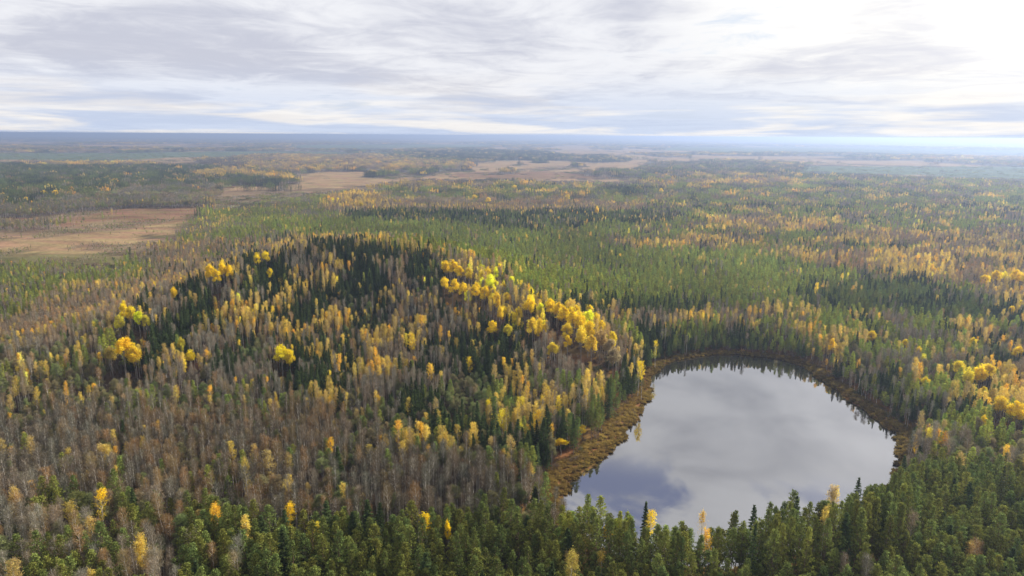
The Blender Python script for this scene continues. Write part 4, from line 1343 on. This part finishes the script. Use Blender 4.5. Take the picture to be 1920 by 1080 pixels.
def colour_word(s, t, hsc):
    r, g_, b = t
    if s == PINE:
        return 'olive green' if r > g_ * 0.80 else ('bright green' if g_ > 0.18 else 'deep green')
    if s == SPRUCE:
        return 'blackish green' if g_ < 0.055 else 'dark green'
    if s == BARE:
        return 'reddish brown' if r > b * 2.1 else ('pale tan' if r > 0.27 else 'greyish brown')
    if s == YBIRCH:
        return 'lemon' if g_ > r * 0.75 else ('gold' if r > 0.42 else 'ochre')
    if s == ASPEN:
        return 'golden' if r > 0.6 else 'dull yellow'
    return 'olive' if g_ > r else 'brownish grey'


def side_word(px, py):
    for lim, w in ((170, 'left edge'), (380, 'far left'), (620, 'left'), (860, 'left of centre'), (1080, 'centre'), (1330, 'right of centre'), (1560, 'right'), (1760, 'far right')):
        if px < lim:
            return w
    return 'right edge'


obj_i = np.where(single)[0]
obj_i = obj_i[np.argsort(D[obj_i])]
used = set()
for i in obj_i:
    s, v = int(TS[i]), int(TV[i])
    r_ = bpy.data.objects.new(SP_NAME[s], None)
    COL.objects.link(r_)
    r_.empty_display_size = 0.5
    r_.location = (TX[i], TY[i], TZ[i])
    r_.rotation_euler = (random.gauss(0, 0.025), random.gauss(0, 0.025), TROT[i])
    r_.scale = (TWD[i], TWD[i], TH[i])
    r_['category'] = CATG[s]
    cls_ = NAMES[TC[i]]
    if TL[i] >= 0:
        r_['label'] = SPECIAL[TL[i]][6]
        r_['group'] = {ASPEN: 'bright yellow aspens', YBIRCH: 'yellow birches standing out', PINE: 'pines against the water', SPRUCE: 'spruces against the water', ALDER: 'round alders at the lower left'}[s]
    else:
        size = 'tall ' if TH[i] > 1.08 else 'young ' if TH[i] < 0.72 else 'low ' if TH[i] < 0.9 else ''
        text = size + colour_word(s, TT[i], TH[i]) + ' ' + KIND[s] + ' ' + PLACE[cls_] + ', ' + side_word(pxt[i], pyt[i])
        # name the neighbour it stands beside
        dn_ = np.hypot(TX[obj_i] - TX[i], TY[obj_i] - TY[i])
        near_ = [q for q in obj_i[np.argsort(dn_)[1:5]] if TS[q] != s and math.hypot(TX[q] - TX[i], TY[q] - TY[i]) < 6.5]
        if near_:
            q = near_[0]
            t2 = text + ', beside ' + colour_word(int(TS[q]), TT[q], 1) + ' ' + KIND[int(TS[q])]
            if len(t2.split()) <= 16:
                text = t2
        r_['label'] = text
        r_['group'] = KIND[s] + ' trees ' + PLACE[cls_]
    for nm, me in (('trunk', TRUNK_ME[s, v]), ('crown', CROWN_ME[s, v])):
        c = bpy.data.objects.new(nm, me)
        COL.objects.link(c)
        c.parent = r_
        c['tint'] = [float(TT[i][0]), float(TT[i][1]), float(TT[i][2]), 1.0]

# ---------------------------------------------------------------- ground, one sheet to the horizon
def axis(parts):
    return np.unique(np.concatenate(parts).round(2))


def geo(a, b, k):
    return a * (b / a) ** np.linspace(0, 1, k)


gxs = axis([np.arange(-42, 262, 2.5), np.arange(-760, 761, 9.0), geo(760, 62000, 75), -geo(760, 62000, 75)])
gys = axis([np.arange(90, 385, 2.5), np.arange(-60, 1000, 9.0), geo(1000, 7000, 130), geo(7000, 62000, 50), np.array([-300., -1500, -5000])])
X, Y = np.meshgrid(gxs, gys)
Xf, Yf = X.ravel(), Y.ravel()
Zf = land(Xf, Yf)
ins = inside(shore, Xf, Yf)
v = np.stack([Xf, Yf, Zf], 1)
nx, ny = len(gxs), len(gys)
i, j = np.meshgrid(np.arange(ny - 1), np.arange(nx - 1), indexing='ij')
f = np.stack([i * nx + j, i * nx + j + 1, (i + 1) * nx + j + 1, (i + 1) * nx + j], -1).reshape(-1, 4)
gg = np.random.default_rng(9)
front = Yf > 60
cig = np.zeros(len(Xf), int)
cig[front] = classes(Xf[front], Yf[front], Zf[front] + 0.5, gg)
gc = GCO[cig]
# woods seen from far off close over their floor
sdg = shore_dist(Xf, Yf)
m = (sdg < 16) & ~ins
gc[m] = (0.17, 0.095, 0.035)
gc[ins] = (0.03, 0.022, 0.015)
me = mesh_from('ground', v, f, [])
for p in me.polygons:
    p.use_smooth = True
at = me.attributes.new('cover', 'FLOAT_COLOR', 'POINT')
at.data.foreach_set('color', np.concatenate([gc, np.ones((len(gc), 1))], 1).astype(np.float32).ravel())
m_, T = mat('ground')
out = T.new('ShaderNodeOutputMaterial')
co = T.new('ShaderNodeTexCoord').outputs['Object']
cov = T.new('ShaderNodeAttribute', attribute_type='GEOMETRY', attribute_name='cover').outputs['Color']
st_ = T.new('ShaderNodeMapping')
T.link(co, st_.inputs[0])
st_.inputs['Scale'].default_value = (0.45, 1, 1)
n_ = T.math('ADD', T.math('MULTIPLY', T.noise(co, 0.25, 8, 0.72), 0.9), T.math('MULTIPLY', T.noise(st_.outputs[0], 0.035, 6, 0.6), 0.9))
k_ = T.ramp(n_, 0.6, 1.2, 0.35, 1.65, smooth=False)
sc_ = T.vmath('SCALE', cov)
T.link(k_, sc_.node.inputs['Scale'])
hue = T.new('ShaderNodeHueSaturation')
T.link(T.ramp(T.noise(st_.outputs[0], 0.06, 4), 0.3, 0.7, 0.475, 0.525), hue.inputs['Hue'])
T.link(sc_, hue.inputs['Color'])
p_ = T.new('ShaderNodeBsdfDiffuse')
T.link(hue.outputs[0], p_.inputs[0])
T.link(p_.outputs[0], out.inputs[0])
me.materials.append(m_)
ground = bpy.data.objects.new('ground', me)
COL.objects.link(ground)
ground['kind'] = 'structure'
ground['label'] = 'forest floor and open bog with tan grass and rusty heather'
ground['category'] = 'ground'

# ---------------------------------------------------------------- water
wv = np.array([(-14, 112, 0), (236, 112, 0), (236, 336, 0), (-14, 336, 0)], float)
wf = np.array([(0, 1, 2, 3)])
me = mesh_from('lake_water', wv, wf, [])
m_, T = mat('water')
out = T.new('ShaderNodeOutputMaterial')
co = T.new('ShaderNodeTexCoord').outputs['Object']
gl = T.new('ShaderNodeBsdfGlossy')
gl.inputs['Color'].default_value = (0.97, 0.97, 1.0, 1)
gl.inputs['Roughness'].default_value = 0.02
df = T.new('ShaderNodeBsdfDiffuse')
df.inputs['Color'].default_value = (0.020, 0.018, 0.014, 1)
bp = T.new('ShaderNodeBump')
bp.inputs['Strength'].default_value = 0.06
bp.inputs['Distance'].default_value = 0.06
T.link(T.math('MULTIPLY', T.noise(co, 0.9, 3, 0.5), T.ramp(T.noise(co, 0.03, 2), 0.45, 0.65)), bp.inputs['Height'])
T.link(bp.outputs[0], gl.inputs['Normal'])
fr = T.new('ShaderNodeFresnel')
fr.inputs['IOR'].default_value = 1.33
mx = T.new('ShaderNodeMixShader')
T.link(T.ramp(fr.outputs[0], 0.02, 0.30, 0.35, 0.50, smooth=False), mx.inputs[0])
T.link(df.outputs[0], mx.inputs[1])
T.link(gl.outputs[0], mx.inputs[2])
T.link(mx.outputs[0], out.inputs[0])
me.materials.append(m_)
lake = bpy.data.objects.new('lake_water', me)
COL.objects.link(lake)
lake['kind'] = 'structure'
lake['label'] = 'still forest lake mirroring the grey clouds'
lake['category'] = 'lake'

# ---------------------------------------------------------------- sedge belt round the lake, undergrowth in the woods
small_kinds = bpy.data.collections.new('small_kinds')


def tussock(seed, r=0.55, h=0.6, n=150, w=0.03):
    g = np.random.default_rng(seed)
    mb = MB()
    a = g.uniform(0, 6.28, n)
    rad = r * np.sqrt(g.uniform(0, 1, n))
    lean = np.stack([np.cos(a) * rad, np.sin(a) * rad, np.full(n, h)], 1) * g.uniform(0.5, 1.1, n)[:, None]
    c = np.stack([np.cos(a) * rad * 0.5, np.sin(a) * rad * 0.5, np.zeros(n)], 1) + lean * 0.5
    b, _ = perp_pair(lean, g)
    mb.quads(c, lean * 0.5, b * w, g.uniform(0, 1, n), 0)
    return mb.mesh('tussock', [M_LEAF])


def shrub(seed, r=1.0, h=1.8, n=420, w=0.05):
    g = np.random.default_rng(seed)
    mb = MB()
    o = unit(n, g)
    o[:, 2] = np.abs(o[:, 2])
    c = o * np.array([r, r, h * 0.9]) * g.uniform(0.25, 1.0, n)[:, None] ** 0.7
    c += g.normal(0, 0.12, c.shape)
    leaf_cloud(mb, c, w, g, np.clip(0.5 + 0.35 * np.sin(c[:, 0] * 4 + seed) + g.normal(0, 0.15, n), 0, 1), 0.8, up=0.3)
    for k in range(9):
        e = np.array([math.cos(k * 0.7) * r * 0.6, math.sin(k * 0.7) * r * 0.6, h * 0.8])
        mb.tube([(0, 0, 0), e * 0.5 + np.array([0, 0, 0.15]), e], [0.03, 0.02, 0.008], 3, 1, 0.4)
    return mb.mesh('shrub', [M_LEAF, M_GREYBARK])


for k in range(4):
    small_kinds.objects.link(bpy.data.objects.new('a%d' % k, tussock(400 + k)))
for k in range(4):
    small_kinds.objects.link(bpy.data.objects.new('b%d' % k, shrub(500 + k, 0.9 + 0.15 * k, 1.3 + 0.3 * k)))

g3 = np.random.default_rng(61)
x = g3.uniform(-10, 240, 90000)
y = g3.uniform(100, 360, 90000)
sdist = shore_dist(x, y)
ins = inside(shore, x, y)
wdt = sedge_width(x, y)
k = np.where(ins, (sdist < 0.9 * fbm(x / 3, y / 3, 8)), (sdist < wdt + 1.5))
x, y, sdist, ins = x[k], y[k], sdist[k], ins[k]
z = np.maximum(land(x, y), -0.1) - 0.03
bush = (g3.uniform(0, 1, len(x)) < 0.05 + 0.10 * (fbm(x / 4, y / 4, 12) > 0.55)) & ~ins & (sdist > 0.8)
f1 = fbm(x / 6, y / 6, 14, 2)[:, None]
near_w = np.clip(1 - sdist / 3.0, 0, 1)[:, None]
t = np.array([0.25, 0.155, 0.05]) * (1 - f1) + np.array([0.38, 0.28, 0.07]) * f1
t = t * (1 - 0.25 * near_w) * g3.uniform(0.55, 1.25, (len(x), 1))
east = ((x > 118) | (y > 280))[:, None]
t = np.where(east, t * np.array([0.80, 0.82, 0.80]), t)
t[bush] = np.where(g3.uniform(0, 1, (bush.sum(), 1)) < 0.35, np.array([0.46, 0.33, 0.06]), np.array([0.22, 0.15, 0.06])) * g3.uniform(0.7, 1.2, (bush.sum(), 1))
s_ = np.where(bush, g3.uniform(0.35, 0.9, len(x)), g3.uniform(0.6, 1.35, len(x)))
o = scatter_object('sedge', np.stack([x, y, z], 1), np.where(bush, g3.integers(4, 8, len(x)), g3.integers(0, 4, len(x))),
                   g3.uniform(0, 6.28, len(x)), np.stack([s_] * 3, 1), t, small_kinds)
o['label'], o['category'], o['kind'] = 'rusty orange belt of sedge tussocks around the lake', 'sedge', 'stuff'

x, y = band(84, 520, 2.6, g3)
z = land(x, y)
c_ = classes(x, y, z + 8, g3)
sdist = shore_dist(x, y)
k = ~inside(shore, x, y) & (sdist > sedge_width(x, y)) & (g3.uniform(0, 1, len(x)) < 0.55)
x, y, z, c_ = x[k], y[k], z[k], c_[k]
t = np.array([0.15, 0.105, 0.065]) * g3.uniform(0.5, 1.4, (len(x), 1))
gr = g3.uniform(0, 1, len(x)) < 0.25
t[gr] = np.array([0.11, 0.12, 0.04]) * g3.uniform(0.6, 1.2, (gr.sum(), 1))
orr = g3.uniform(0, 1, len(x)) < 0.035
t[orr] = (0.55, 0.30, 0.05)
s_ = g3.uniform(0.7, 1.7, len(x))
o = scatter_object('undergrowth', np.stack([x, y, z], 1), g3.integers(4, 8, len(x)), g3.uniform(0, 6.28, len(x)), np.stack([s_] * 3, 1), t, small_kinds)
o['label'], o['category'], o['kind'] = 'low brown and green bushes between the trunks', 'undergrowth', 'stuff'

# ---------------------------------------------------------------- haze
hx, hy0, hy1, hz0, hz1 = 64000.0, -6000.0, 64000.0, -22.0, 103.0
v = np.array([(a, b, c) for a in (-hx, hx) for b in (hy0, hy1) for c in (hz0, hz1)], float)
f = np.array([(0, 1, 3, 2), (4, 6, 7, 5), (0, 4, 5, 1), (2, 3, 7, 6), (0, 2, 6, 4), (1, 5, 7, 3)])
me = mesh_from('haze', v, f, [])
m_, T = mat('haze')
out = T.new('ShaderNodeOutputMaterial')
pv = T.new('ShaderNodeVolumePrincipled')
pv.inputs['Color'].default_value = (0.42, 0.53, 0.77, 1)
pv.inputs['Density'].default_value = 0.00020
pv.inputs['Anisotropy'].default_value = 0.55
T.link(pv.outputs[0], out.inputs['Volume'])
me.materials.append(m_)
haze = bpy.data.objects.new('haze', me)
COL.objects.link(haze)
haze['kind'] = 'stuff'
haze['label'] = 'thin bluish haze lying over the whole plain'
haze['category'] = 'haze'
